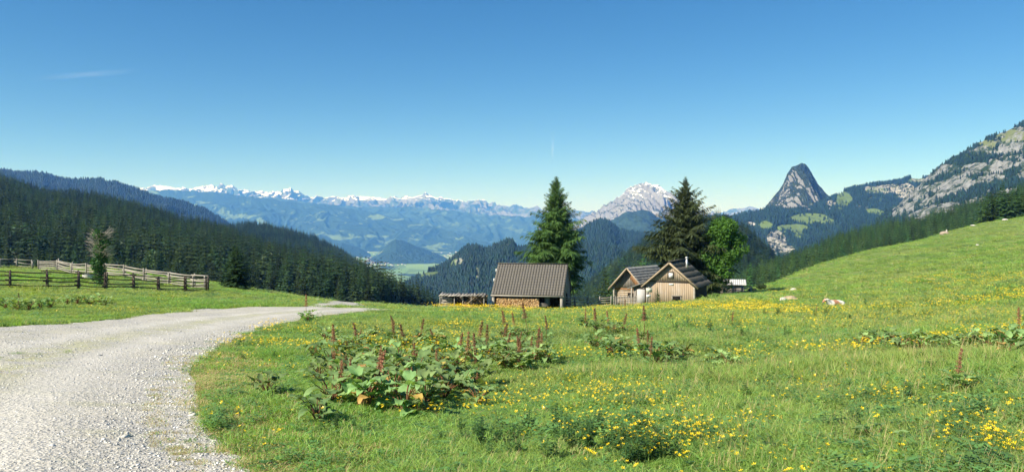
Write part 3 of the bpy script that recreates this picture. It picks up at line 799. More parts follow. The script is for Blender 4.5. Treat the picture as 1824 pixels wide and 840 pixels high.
# the half-dead tree wrapped in ivy inside the fence
def ivy_tree():
    g0 = at_d(178, 57); H = -(401 - HR) / F * 57 - g0.z
    g = np.random.default_rng(4); t = empty('ivy_covered_tree', g0); mb = MB()
    mb.tube([(0,0,-0.3), (0.05,0,H*0.3), (-0.05,0.05,H*0.6), (0.05,0,H*0.85)], [0.16, 0.13, 0.09, 0.03], 8)
    mb.build('trunk', M_BARK2, t)
    tw = MB()
    for i in range(64):
        z = H * g.uniform(0.42, 0.86); az = g.uniform(0, 6.28); L = g.uniform(0.35, 1.0); up = g.uniform(-0.1, 0.8)
        x, y = math.cos(az), math.sin(az)
        p = [(0, 0, z), (x*L*0.5, y*L*0.5, z + 0.3*up*L), (x*L*0.95, y*L*0.95, z + (up + 0.2)*L)]
        tw.tube(p, [0.02, 0.012, 0.005], 4, cap=False)
        for k in range(5):
            q = np.array(p[1]) * (1 - k/5) + np.array(p[2]) * (k/5); az2 = az + g.uniform(-1.2, 1.2); l2 = g.uniform(0.2, 0.5)
            tw.tube([q, q + np.array([math.cos(az2)*l2, math.sin(az2)*l2, g.uniform(0, 0.6)*l2])], [0.009, 0.004], 3, cap=False)
    tw.build('bare_twigs', simple("dead grey twigs", (0.42, 0.37, 0.31), 0.2, 4), t)
    cs = [(g.normal(0, 0.12) + 0.05, g.normal(0, 0.12), z, 0.48 * (1 - 0.3 * z / H)) for z in np.linspace(0.35, H * 0.85, 13)]
    cs += [(0.38, 0, H*0.42, 0.2), (-0.3, 0, H*0.3, 0.26), (0.3, 0, H*0.52, 0.22), (-0.28, 0, H*0.6, 0.2)]
    V, T = clump_tree(cs, 4200, 0.06, 5, flat=1.1)
    tri_obj('ivy', V, T, M_IVY, t)
    lab(t, "half-dead tree wrapped in green ivy with bare grey twigs on top, inside the rail fence", 'tree')
ivy_tree()

# ------------------------------------------------------------------ forest: the nearest trees as single objects, the rest as one mass per slope
def forest_templates(seed, n=4, whorls=13, per=6, sprigs=4):
    out = []
    for i in range(n):
        V, T = spruce_mesh(1.0, 0.19 + 0.02 * (i % 3), whorls, per, sprigs, seed + i, droop=0.5, low=0.05, irregular=0.25, wid=0.030, power=0.9 - 0.1 * (i % 2), hang=0.6)
        # thin stem as three long triangles
        c = len(V); s = 0.012
        V = np.concatenate([V, [[s,0,-0.15],[-s,s,-0.15],[-s,-s,-0.15],[0,0,0.95]]])
        T = np.concatenate([T, [[c,c+1,c+3],[c+1,c+2,c+3],[c+2,c,c+3]]])
        out.append((V, [T], None))
    return out
def far_templates(seed, n=3):
    out = []
    g = np.random.default_rng(seed)
    for i in range(n):
        V, T = [], []
        for k in range(4):
            z0 = 0.05 + 0.22 * k; r = 0.22 * (1 - 0.23 * k); zt = z0 + 0.42 if k < 3 else 1.0
            a = np.linspace(0, 6.283, 5, endpoint=False) + g.uniform(0, 2); c = len(V)
            rr_ = r * g.uniform(0.75, 1.25, 5)
            V += [[math.cos(a[j])*rr_[j], math.sin(a[j])*rr_[j], z0 + g.uniform(-0.03, 0.03)] for j in range(5)] + [[0, 0, zt]]
            T += [[c+j, c+(j+1) % 5, c+5] for j in range(5)]
        out.append((np.array(V), [np.array(T)], None))
    return out
def round_template(seed):
    cs = [(0, 0, 0.55, 0.3), (0.14, 0.1, 0.4, 0.22), (-0.15, 0.02, 0.45, 0.22), (0.05, -0.16, 0.4, 0.22), (0, 0.02, 0.8, 0.2)]
    V, T = clump_tree(cs, 420, 0.045, seed); return (V, [T], None)

def sample_hill(key, n, seed, vmin=-0.12, vmax=1.0, dist_pow=1.0, keep=None, pxr=(-60, 1900)):
    """points on a hill, evenly spread over its surface inside the field of view"""
    V, v, px = HILLS[key]; g = np.random.default_rng(seed)
    nr, nu = V.shape[:2]
    A = np.linalg.norm(np.cross(V[1:, :-1] - V[:-1, :-1], V[:-1, 1:] - V[:-1, :-1]), axis=-1)
    d = 0.5 * (V[1:, :-1, 1] + V[:-1, 1:, 1])
    w = A / d ** dist_pow
    w[(v[:-1] < vmin) | (v[:-1] > vmax)] = 0
    w[:, (px[:-1] < pxr[0]) | (px[:-1] > pxr[1])] = 0
    w = w.ravel() / w.sum()
    k = g.choice(len(w), n, p=w); i, j = k // (nu - 1), k % (nu - 1)
    a, b = g.random(n), g.random(n)
    p = (V[i, j] * ((1-a)*(1-b))[:, None] + V[i+1, j] * (a*(1-b))[:, None] + V[i, j+1] * ((1-a)*b)[:, None] + V[i+1, j+1] * (a*b)[:, None])
    if keep is not None: p = p[keep(p)]
    return p
def tree_mass(name, p, hmin, hmax, seed, mat, label, tp, widef=(0.85, 1.3), extra=None, extra_frac=0.0):
    g = np.random.default_rng(seed); n = len(p)
    h = g.uniform(0, 1, n) ** 1.3 * (hmax - hmin) + hmin
    w = h * g.uniform(*widef, n)
    tpls = list(tp); pick = g.integers(0, len(tp), n)
    if extra is not None:
        tpls.append(extra); k = g.random(n) < extra_frac; pick[k] = len(tp); w[k] *= 1.1; h[k] *= 0.75
    rot = np.zeros((n, 3)); rot[:, 2] = g.uniform(0, 6.28, n); rot[:, :2] = g.normal(0, 0.02, (n, 2))
    return scatter(name, tpls, p, pick, rot, np.stack([w, w, h], -1), mat, label, 'forest')

TP = forest_templates(200); FT = far_templates(300); RT = round_template(7)
TPn = forest_templates(240, 4, 20, 7, 6)

# single trees of the near forest edges: meshes shared between copies
def edge_trees(name, pts, hr, seed, mat, label, group, protos, wide=(0.8, 1.25)):
    g = np.random.default_rng(seed); src = []
    for i, (V, fs, _) in enumerate(protos):
        src.append(npmesh(name, V, fs, mat))
    for p in pts:
        o = bpy.data.objects.new(name, src[g.integers(0, len(src))])
        h = g.uniform(*hr); w = h * g.uniform(*wide)
        o.location = (p[0], p[1], p[2] - 0.3); o.scale = (w, w, h); o.rotation_euler = (0, 0, g.uniform(0, 6.28))
        link(o); lab(o, label, 'tree', group)

sa = sample_hill('slope_a', 15000, 1, dist_pow=0.9, pxr=(-60, 830))
SKYL = [(-100,300),(0,314),(90,340),(165,343),(200,353),(250,366),(300,382),(340,393),(400,400),(440,412),(507,436),(557,456),(597,469),(650,484),(700,500),(740,515),(770,529),(790,544),(830,560)]
sl_ = np.array(SKYL, float)
sa = sa[(rowof(sa) - 13 / sa[:, 1] * F >= np.interp(pxof(sa), sl_[:, 0], sl_[:, 1]) - 3) & (pxof(sa) < 790)]
d = np.linalg.norm(sa[:, :2], axis=1)
near = (sa[:, 1] < 420) & (sa[:, 1] > 250)
vis = (pxof(sa) > -10) & (rowof(sa) - 13 / sa[:, 1] * F < 545)
k = np.nonzero(near & vis & (pxof(sa) < 800))[0]
# thin to at least 5 m apart, nearest first
def thin(P_, dmin, cap):
    out = []
    for q in P_:
        if all((q[0]-o[0])**2 + (q[1]-o[1])**2 > dmin*dmin for o in out): out.append(q)
        if len(out) >= cap: break
    return np.array(out)
kk = k[np.argsort(sa[k, 1])]
nearest = thin(sa[kk], 6.5, 150)
lim = nearest[:, 1].max()
massA = sa[(sa[:, 1] > lim)]
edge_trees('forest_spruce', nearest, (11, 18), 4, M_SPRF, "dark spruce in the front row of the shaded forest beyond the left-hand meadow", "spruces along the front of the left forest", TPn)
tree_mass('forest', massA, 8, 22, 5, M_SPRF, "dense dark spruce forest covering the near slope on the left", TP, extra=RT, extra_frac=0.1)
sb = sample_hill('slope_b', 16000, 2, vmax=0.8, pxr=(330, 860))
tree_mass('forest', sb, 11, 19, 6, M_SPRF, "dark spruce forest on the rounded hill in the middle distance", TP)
# wooded hill behind the huts, at the right
sk = sample_hill('knoll', 7000, 3, pxr=(1020, 1520))
kn = (sk[:, 1] < 560)
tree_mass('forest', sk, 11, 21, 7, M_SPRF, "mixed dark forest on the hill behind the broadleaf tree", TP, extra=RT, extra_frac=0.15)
# forest edge behind the right-hand meadow
sr = sample_hill('rforest', 6000, 4, vmin=-0.3, pxr=(1250, 1960))
rk = np.nonzero((rowof(sr) - 14 / sr[:, 1] * F < 530) & (pxof(sr) > 1330) & (pxof(sr) < 1850))[0]
rk = rk[np.argsort(sr[rk, 1])]
nr_ = thin(sr[rk], 6.0, 110)
keep = np.ones(len(sr), bool)
dd = sr[:, 1] > np.percentile(nr_[:, 1], 55)
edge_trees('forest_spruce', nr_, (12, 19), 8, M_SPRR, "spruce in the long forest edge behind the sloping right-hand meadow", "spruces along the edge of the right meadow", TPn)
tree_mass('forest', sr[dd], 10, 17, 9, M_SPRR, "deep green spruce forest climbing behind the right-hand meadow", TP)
# group at the right edge of the picture, on the meadow
pts = []
for (px, D_) in [(1752,292),(1760,300),(1768,288),(1777,296),(1786,285),(1796,298),(1803,284),(1812,292),(1822,286),(1832,296),(1842,284),(1856,290),(1790,306),(1817,304),(1770,310)]:
    pts.append(at_d(px, D_))
edge_trees('spruce_tree', np.array([tuple(p) for p in pts]), (10.5, 15.5), 10, M_SPRR, "spruce in the compact dark clump at the top right corner of the meadow", "spruce clump on the upper right meadow", TPn, wide=(1.1, 1.5))
# trees behind the left hut
pts = [at_d(px, D_) for px, D_ in [(1078,190),(1090,182),(1100,196),(1112,186),(1124,178),(1135,192),(1146,184),(1158,196),(1170,188),(1106,205),(1140,206),(1084,204)]]
hs = [(px, 0) for px in range(12)]
edge_trees('spruce_tree', np.array([(p.x, p.y, p.z) for p in pts]), (9, 19), 13, M_SPRR, "green spruce in the loose group behind the pair of wooden huts", "spruces behind the huts", TPn, wide=(0.9, 1.3))
# farther slopes: trees keep off the open meadows and bare rock
def off_masks(p, key):
    k = np.ones(len(p), bool)
    for nm, lim in (('open', 0.0), ('bare', 0.05)):
        if (key, nm) in MASKS: k &= blob_mask(p[:, 0], p[:, 1], p[:, 2], MASKS[(key, nm)]) < lim
    return p[k | (np.random.default_rng(5).random(len(p)) < 0.03)]
MF1 = leafmat("distant slope forest", (0.010, 0.033, 0.023), 0, 0.5)
def far_mass(key, n, pxr, seed, h, label, vmax=0.9, w=(0.9, 1.5)):
    p = off_masks(sample_hill(key, n, seed, pxr=pxr, vmax=vmax), key)
    tree_mass('forest', p, h[0], h[1], seed + 1, MF1, label, FT, widef=w)
far_mass('spur', 34000, (690, 1220), 21, (8, 18), "blue-green forest covering the craggy spur above the valley")
far_mass('spur2', 30000, (960, 1330), 23, (10, 20), "hazy blue forest on the pointed hill between the two tall spruces")
far_mass('foothill', 26000, (1180, 1720), 25, (9, 19), "forest round the pale alpine meadows below the rock horn", 0.8)
far_mass('midridge', 18000, (1440, 1800), 27, (9, 18), "forest on the ridge between the rock horn and the great right-hand slope", 0.8)
far_mass('rightslope', 15000, (1560, 1860), 29, (6, 13), "forest broken by pale rock on the great right-hand mountain", 0.7)
far_mass('left_ridge', 26000, (-60, 480), 31, (12, 22), "hazy forest on the long ridge at the left, behind the near slope", 0.6)
# ------------------------------------------------------------------ fences
def wood(name, light, dark, rough=0.9, stretch=(1, 1, 9), sc=1.0, streak=None):
    """weathered boards: long grain, board-to-board change by position"""
    m, nt, b = newmat(name)
    v = N(nt, "TexCoord").outputs["Object"]
    f = noise(nt, 2.2 * sc, 6, 0.7, vscale(nt, tuple(1 / s for s in stretch), v))
    c = ramp(nt, f, [(0.3, dark), (0.7, light)])
    if streak:
        g = noise(nt, 1.1 * sc, 4, 0.6, vscale(nt, (1.4, 1.4, 0.5), v))
        c = mix(nt, ramp(nt, g, [(0.48, (0, 0, 0)), (0.62, (0.8, 0.8, 0.8))]), c, streak)
    nt.links.new(c, b.inputs["Base Color"]); b.inputs["Roughness"].default_value = rough
    bump(nt, b, f, 0.4, 0.01)
    return m
W_GREY = wood("silvered wood", (0.40, 0.37, 0.32), (0.20, 0.18, 0.155), stretch=(4, 4, 1))
W_DARK = wood("dark weathered wood", (0.105, 0.085, 0.065), (0.045, 0.035, 0.028), stretch=(4, 4, 1))
def rail_fence(name, stations, heights, mat, label, rails=4, seed=1, gap=0.16, sag=0.03, double=True, top=0.92, rw=0.07):
    """stations: ground points; paired posts with split rails lying between them"""
    g = np.random.default_rng(seed); t = empty(name, stations[0]); o0 = np.array(stations[0])
    S = [np.array(s) - o0 for s in stations]
    for i, s in enumerate(S):
        d = (S[min(i+1, len(S)-1)] - S[max(i-1, 0)]); d[2] = 0; d /= np.linalg.norm(d); n = np.array([-d[1], d[0], 0])
        for sd_ in ((-1, 1) if double else (1,)):
            mb = MB(); h = heights * g.uniform(0.9, 1.12)
            mb.tube([s + n * gap * 0.5 * sd_ + [0, 0, -0.2], s + n * gap * 0.5 * sd_ + [g.normal(0, 0.03), g.normal(0, 0.03), h]], [0.07, 0.055], 7)
            mb.build('post', mat, t)
    for i in range(len(S) - 1):
        for k in range(rails):
            z = heights * (0.16 + (top - 0.16) * k / (rails - 1)) + g.normal(0, 0.025)
            a = S[i] + [0, 0, z + g.normal(0, 0.03)]; b = S[i+1] + [0, 0, z + g.normal(0, 0.04)]
            d = (b - a) / np.linalg.norm(b - a); a = a - d * g.uniform(0.15, 0.4); b = b + d * g.uniform(0.15, 0.4)
            m_ = (a + b) / 2 - [0, 0, abs(g.normal(0, sag))]
            mb = MB(); mb.tube([a, m_, b], [rw * 0.62, rw * 0.55, rw * 0.5], 6)
            mb.build('rail', mat, t)
    return lab(t, label, 'fence')
st = [at_d(px, D) for px, D in [(-50,47),(18,48),(84,50),(140,51.5),(188,53),(238,55),(283,57),(330,59.5),(369,62)]]
rail_fence('rail_fence', st, 1.08, W_DARK, "long dark-railed wooden fence nearest the road on the left meadow", rails=4, seed=3)
st = [at_d(px, D) for px, D in [(70,84),(103,80),(128,77),(155,75),(187,72.5),(222,70),(258,67.5),(302,65.5),(345,63.5),(366,63)]]
rail_fence('rail_fence', st, 1.12, W_GREY, "silvery wooden rail fence running behind the dark one at the left", rails=5, seed=5, rw=0.1)
st = [at_d(px, D) for px, D in [(-40,93),(0,93),(30,94),(58,94)]]
rail_fence('rail_fence', st, 1.0, W_GREY, "short piece of fence at the far left end of the meadow, close to the forest", rails=3, seed=7)
mb = MB(); p = at_d(157, 63.5)
for r_, z0, z1 in ((0.42, 0.0, 0.42),):
    a = np.linspace(0, 2*math.pi, 18, endpoint=False)
    mb.tube([(0,0,z0-0.1),(0,0,z1)], [0.40, 0.43], 18, cap=False); mb.tube([(0,0,z1+0.002),(0,0,z0+0.12)], [0.38,0.36], 18, cap=False)
    mb.tube([(0,0,z0+0.1),(0,0,z0+0.12)], [0.37,0.37], 18)
    for k in range(18):
        b_ = a[k]; mb.add([[math.cos(b_)*.43,math.sin(b_)*.43,z1],[math.cos(b_+.35)*.43,math.sin(b_+.35)*.43,z1],[math.cos(b_+.35)*.38,math.sin(b_+.35)*.38,z1+0.002],[math.cos(b_)*.38,math.sin(b_)*.38,z1+0.002]], [[0,1,2,3]])
o = mb.build('water_tub', simple("pale concrete", (0.5, 0.48, 0.43), 0.2, 5)); o.location = p
lab(o, "round pale concrete water tub between the two fences beside the ivy tree", 'trough')

# boulders
def rock(px, D, sx, sy, sz, seed, label, mat, name='boulder'):
    g = np.random.default_rng(seed)
    u = np.linspace(0, math.pi, 16); w = np.linspace(0, 2*math.pi, 24, endpoint=False)
    U, Wg = np.meshgrid(u, w, indexing='ij'); X = np.sin(U)*np.cos(Wg); Y = np.sin(U)*np.sin(Wg); Z = np.cos(U)
    k = 1 + 0.5*(fbm(X*1.6+seed, Y*1.6+Z*1.3, 4, seed)-0.5) + 0.25*(fbm(X*4+Z*3, Y*4-Z*2, 3, seed+5)-0.5)
    k = np.where(np.abs(np.sin(U)) < 1e-6, 1.0, k)
    V = np.stack([X*k*sx, Y*k*sy, Z*k*sz], -1).reshape(-1, 3)
    i, j = np.meshgrid(np.arange(15), np.arange(24), indexing='ij'); a = i*24 + j; b_ = i*24 + (j+1) % 24
    Q = np.stack([a, a+24, b_+24, b_], -1).reshape(-1, 4)
    o = mobj(name, V, Q, mat, smooth=False); p = at_d(px, D); o.location = (p.x, p.y, p.z + sz*0.35); o.rotation_euler = (0, 0, g.uniform(0, 3))
    return lab(o, label, 'rock')
M_ROCK = simple("pale lichened limestone", (0.52, 0.49, 0.44), 0.35, 2.5)
M_ROCKB = simple("brown mossy limestone", (0.36, 0.28, 0.19), 0.6, 1.6)
rock(1396, 74, 0.4, 0.35, 0.26, 2, "whitish limestone boulder touching a browner one on the right-hand meadow", M_ROCK)
rock(1408, 75, 0.75, 0.4, 0.38, 9, "brown lichen-covered boulder beside a whitish one on the right-hand meadow", M_ROCKB)
rock(1413, 108, 0.5, 0.4, 0.35, 11, "small pale stone on the slope just above the brown boulder", M_ROCK)
rock(1683, 252, 1.5, 1.0, 0.8, 14, "reddish-brown heap of stone on the upper meadow edge against the forest", simple("reddish stone", (0.30, 0.24, 0.19), 0.3, 1.0))
rock(1686, 254, 0.3, 0.3, 0.9, 15, "pale stone block standing on top of the reddish heap at the forest edge", M_ROCK)
rock(1790, 262, 1.1, 0.7, 0.4, 16, "pale rock in front of the compact spruce clump on the upper meadow", M_ROCK)
rock(1734, 262, 0.9, 0.6, 0.25, 17, "flat pale rock left of the compact spruce clump on the upper meadow", M_ROCK)
rock(1741, 170, 0.45, 0.35, 0.18, 18, "lone pale stone halfway up the right-hand slope", M_ROCK)
rock(566, 60, 0.2, 0.16, 0.1, 19, "small pale stone at the grassy edge of the branching track", M_ROCK)

# ------------------------------------------------------------------ the gabled hut, its annex, the grey-roofed hut and the barn
W_TAN = wood("sun-bleached board wall", (0.44, 0.345, 0.245), (0.26, 0.195, 0.135), stretch=(0.16, 0.16, 5), sc=1.2, streak=(0.40, 0.335, 0.27))
W_ORANGE = wood("orange-brown board wall", (0.44, 0.235, 0.115), (0.20, 0.105, 0.055), stretch=(0.2, 0.2, 5), sc=1.2)
W_GREYB = wood("grey board wall", (0.30, 0.27, 0.235), (0.15, 0.13, 0.11), stretch=(0.2, 0.2, 5), sc=1.2)
W_BLACK = wood("shade-dark board wall", (0.075, 0.062, 0.052), (0.03, 0.026, 0.022), stretch=(0.2, 0.2, 5))  # near-black: shade of turned-away walls and insides put into the board colour
W_TRIM = wood("light trim board", (0.40, 0.31, 0.21), (0.26, 0.20, 0.14), stretch=(2, 2, 2))
M_GLASS = simple("window glass", (0.42, 0.43, 0.43), 0.15, 3, rough=0.12, spec=0.6)
M_DARK = simple("dark interior", (0.012, 0.010, 0.008), 0.3, 2)
M_METAL = simple("galvanised steel", (0.72, 0.72, 0.72), 0.1, 3, rough=0.35, metal=0.6)
M_WHITE = simple("white board", (0.74, 0.74, 0.72), 0.06, 3)
def roofmat(name, c, var=0.2):
    m, nt, b = newmat(name); v = N(nt, "TexCoord").outputs["Object"]
    f = noise(nt, 1.6, 5, 0.65, v); f2 = noise(nt, 14, 3, 0.6, v)
    k = ramp(nt, f, [(0.3, tuple(x*(1-var) for x in c)), (0.7, tuple(x*(1+var) for x in c))])
    k = mix(nt, ramp(nt, f2, [(0.45, (0, 0, 0)), (0.75, (0.6, 0.6, 0.6))]), k, tuple(x*0.72 for x in c))
    nt.links.new(k, b.inputs["Base Color"]); b.inputs["Roughness"].default_value = 0.85; return m
R_DARK = roofmat("dark brown roofing slabs", (0.098, 0.092, 0.076), 0.25)
R_TILE = roofmat("grey-brown tile", (0.138, 0.126, 0.112), 0.08)
R_SHIN = roofmat("silver-grey shingles", (0.23, 0.235, 0.225), 0.3)

def slab_roof(x0, x1, y0, y1, z0, z1, nx, ny, th=0.05, gapx=0.012, lift=0.035, seed=0, jit=0.006):
    """courses of tiles on one slope. u runs along y from y0 to y1 (eave direction), v rises from (x0,z0) at the eave to (x1,z1) at the ridge"""
    g = np.random.default_rng(seed); mb = MB()
    sx, sz = x1 - x0, z1 - z0; L = math.hypot(sx, sz); dx, dz = sx/L, sz/L; nxn, nzn = -dz * (1 if sx > 0 else 1), dx
    if nzn < 0: nxn, nzn = -nxn, -nzn
    for j in range(ny):
        a = j * L / ny - (0.05 if j else 0.0); b_ = (j+1) * L / ny
        for i in range(nx):
            u0 = y0 + (y1-y0)*i/nx + gapx; u1 = y0 + (y1-y0)*(i+1)/nx - gapx
            h0 = lift + g.normal(0, jit); h1 = 0.006
            c = []
            for (s, hh) in ((a, h0), (b_, h1)):
                for (k, e) in ((0, 0), (1, th)):
                    for u in (u0, u1):
                        c.append([x0 + dx*s + nxn*(hh - th + e), u, z0 + dz*s + nzn*(hh - th + e)])
            c = np.array(c)
            mb.add(c, [[0,1,3,2],[4,6,7,5],[0,4,5,1],[2,3,7,6],[0,2,6,4],[1,5,7,3]])
    return mb

def boards(x0, x1, top, bottom, y, th=0.035, w=0.19, seed=0):
    """vertical boards across a wall in the xz plane; top/bottom are functions of x"""
    g = np.random.default_rng(seed); mb = MB(); n = max(1, int(round((x1-x0)/w)))
    for i in range(n):
        a = x0 + (x1-x0)*i/n + 0.006; b_ = x0 + (x1-x0)*(i+1)/n - 0.006; dy = g.uniform(0, 0.012)
        V = [[a,y-dy,bottom(a)],[b_,y-dy,bottom(b_)],[b_,y+th,bottom(b_)],[a,y+th,bottom(a)],[a,y-dy,top(a)],[b_,y-dy,top(b_)],[b_,y+th,top(b_)],[a,y+th,top(a)]]
        mb.add(V, [[0,3,2,1],[4,5,6,7],[0,1,5,4],[1,2,6,5],[2,3,7,6],[3,0,4,7]])
    return mb

def gabled_hut():
    a = R(27); g0 = at_d(1207, 92.5)
    base = -(541.5 - HR) / F * 90 + 0.0
    t = empty('wooden_hut', (g0.x, g0.y, base), -a)      # local -y faces the front
    W, Lw, He, Hr = 2.72, 6.2, 2.45, 4.75                 # half width, length, eave and ridge height
    y0, y1 = -Lw/2, Lw/2
    sl = (Hr - He) / W
    top = lambda x: Hr - sl*abs(x) - 0.04
    mid = 2.62
    lo = boards(-W, W, lambda x: mid - 0.03 if top(x) > mid else top(x), lambda x: -0.4, y0, seed=1, w=0.21)
    w1 = lo.build('lower_wall', W_TAN, t)
    xg = (Hr - mid) / sl - 0.05
    boards(-xg, xg, top, lambda x: mid + 0.03, y0 - 0.05, seed=2, w=0.2).build('gable_wall', W_TAN, t)
    mb = MB(); mb.box((0, y0 - 0.085, mid), (2*xg + 0.2, 0.06, 0.09)); mb.build('ledge_board', W_DARK, t)
    # side and back walls
    mb = boards(0, Lw - 0.1, lambda x: He - 0.02, lambda x: -0.4, 0, seed=3, w=0.25)
    V, fs = mb.arrays()
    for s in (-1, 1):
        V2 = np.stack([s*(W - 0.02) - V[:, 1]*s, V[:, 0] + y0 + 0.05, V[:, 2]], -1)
        mobj('side_wall', V2, fs, W_BLACK if s > 0 else W_GREYB, t)  # the right wall's shade is put into its colour
    boards(-W, W, top, lambda x: -0.4, y1 - 0.05, seed=4, w=0.25).build('back_wall', W_GREYB, t)
    # corner posts
    mb = MB(); mb.box((W + 0.02, y0 + 0.02, He/2 - 0.2), (0.2, 0.24, He + 0.36)); mb.build('corner_post', W_GREY, t)
    mb = MB(); mb.box((-W - 0.02, y0 + 0.02, He/2 - 0.2), (0.2, 0.24, He + 0.36)); mb.build('corner_post', W_GREY, t)
    # roof: two slopes of big slabs, overhanging
    ov, oy = 0.62, 0.55
    ex = W + ov; ez = Hr - sl*ex + 0.14
    r1 = slab_roof(ex, 0.0, y0 - oy, y1 + 0.35, ez, Hr + 0.14, 9, 5, th=0.06, lift=0.07, seed=5, jit=0.015)
    roof = r1.build('roof', R_DARK, t)
    slab_roof(-ex, 0.0, y0 - oy, y1 + 0.35, ez, Hr + 0.14, 9, 5, th=0.06, lift=0.07, seed=6, jit=0.015).build('roof', R_DARK, t)
    mb = MB(); mb.box((0, -0.1, Hr + 0.19), (0.34, Lw + 0.9, 0.05)); mb.build('ridge_cap', R_DARK, roof)
    for s in (-1, 1):
        mb = MB(); mb.bar((s*(ex - 0.06), y0 - oy + 0.03, ez - 0.15), (s*0.02, y0 - oy + 0.03, Hr - 0.02), 0.05, 0.20); mb.build('barge_board', W_TRIM, t)
    # upper window with frame, pane and sill
    fx, fz, fw, fh = 0.06, 3.36, 0.62, 0.66
    fr = MB()
    for dx in (-1, 1): fr.box((fx + dx*fw/2, y0 - 0.10, fz), (0.09, 0.08, fh + 0.09))
    for dz in (-1, 1): fr.box((fx, y0 - 0.104, fz + dz*fh/2), (fw - 0.09, 0.08, 0.09))
    win = fr.build('window', W_DARK, t)
    pn = MB(); pn.box((fx, y0 - 0.075, fz), (fw - 0.09, 0.02, fh - 0.09)); pn.build('pane', M_WHITE, win)
    # small plate under the ledge
    mb = MB(); mb.box((0.1, y0 - 0.05, 2.30), (0.52, 0.03, 0.17)); mb.build('name_plate', M_WHITE, t)
    # low window with flower box
    fr = MB()
    for dx in (-1, 1): fr.box((0.72 + dx*0.5, y0 - 0.05, 0.72), (0.08, 0.08, 0.55))
    fr.box((0.72, y0 - 0.054, 1.02), (1.2, 0.09, 0.08))
    win = fr.build('window', W_GREY, t)
    pn = MB(); pn.box((0.72, y0 - 0.03, 0.72), (0.92, 0.02, 0.52)); pn.build('pane', M_DARK, win)
    # chimney pipe with cap
    cx, cy = 1.0, 0.3; cz = Hr - sl*cx
    mb = MB(); mb.tube([(cx, cy, cz - 0.2), (cx, cy, cz + 1.25)], 0.105, 12); ch = mb.build('chimney', M_METAL, roof, smooth=False)
    mb = MB(); mb.tube([(cx, cy, cz + 1.30), (cx, cy, cz + 1.36), (cx, cy, cz + 1.44)], [0.2, 0.2, 0.04], 12)
    for k in range(3): mb.box((cx + 0.09*math.cos(k*2.1), cy + 0.09*math.sin(k*2.1), cz + 1.27), (0.02, 0.02, 0.1))
    mb.build('chimney_cap', M_METAL, roof)
    mb = MB(); mb.box((cx, cy, cz + 0.16), (0.46, 0.46, 0.06), ry=math.atan(sl)); mb.build('flashing', R_DARK, roof)
    # lean-to on the left between the two huts
    an = MB(); an.add(*[[[-W-1.75, y0+0.3, -0.4], [-W-0.12, y0+0.3, -0.4], [-W-0.12, y0+0.3, 2.35], [-W-1.75, y0+0.3, 1.75],
                        [-W-1.75, y0+2.6, -0.4], [-W-0.12, y0+2.6, -0.4], [-W-0.12, y0+2.6, 2.35], [-W-1.75, y0+2.6, 1.75]]], [[0,1,2,3],[5,4,7,6],[4,0,3,7],[3,2,6,7]])
    ann = an.build('annex', W_GREYB, t)
    mb = MB(); mb.bar((-W-2.35, y0+1.3, 1.66), (-W+0.25, y0+1.3, 2.62), 2.9, 0.09); mb.build('annex_roof', R_SHIN, ann)
    mb = MB(); mb.box((-W-0.85, y0+0.26, 0.62), (0.95, 0.05, 1.95)); mb.build('door', simple("pale grey door", (0.42, 0.41, 0.40), 0.12, 3), ann)
    mb = MB()
    for dx in (-1, 1): mb.box((-W-0.85 + dx*0.53, y0+0.255, 0.62), (0.09, 0.08, 2.05))
    mb.box((-W-0.85, y0+0.25, 1.665), (0.97, 0.085, 0.09)); mb.build('door_frame', W_DARK, ann)
    lab(t, "gabled hut of bleached vertical boards with a dark slab roof and steel chimney pipe", 'hut')
gabled_hut()

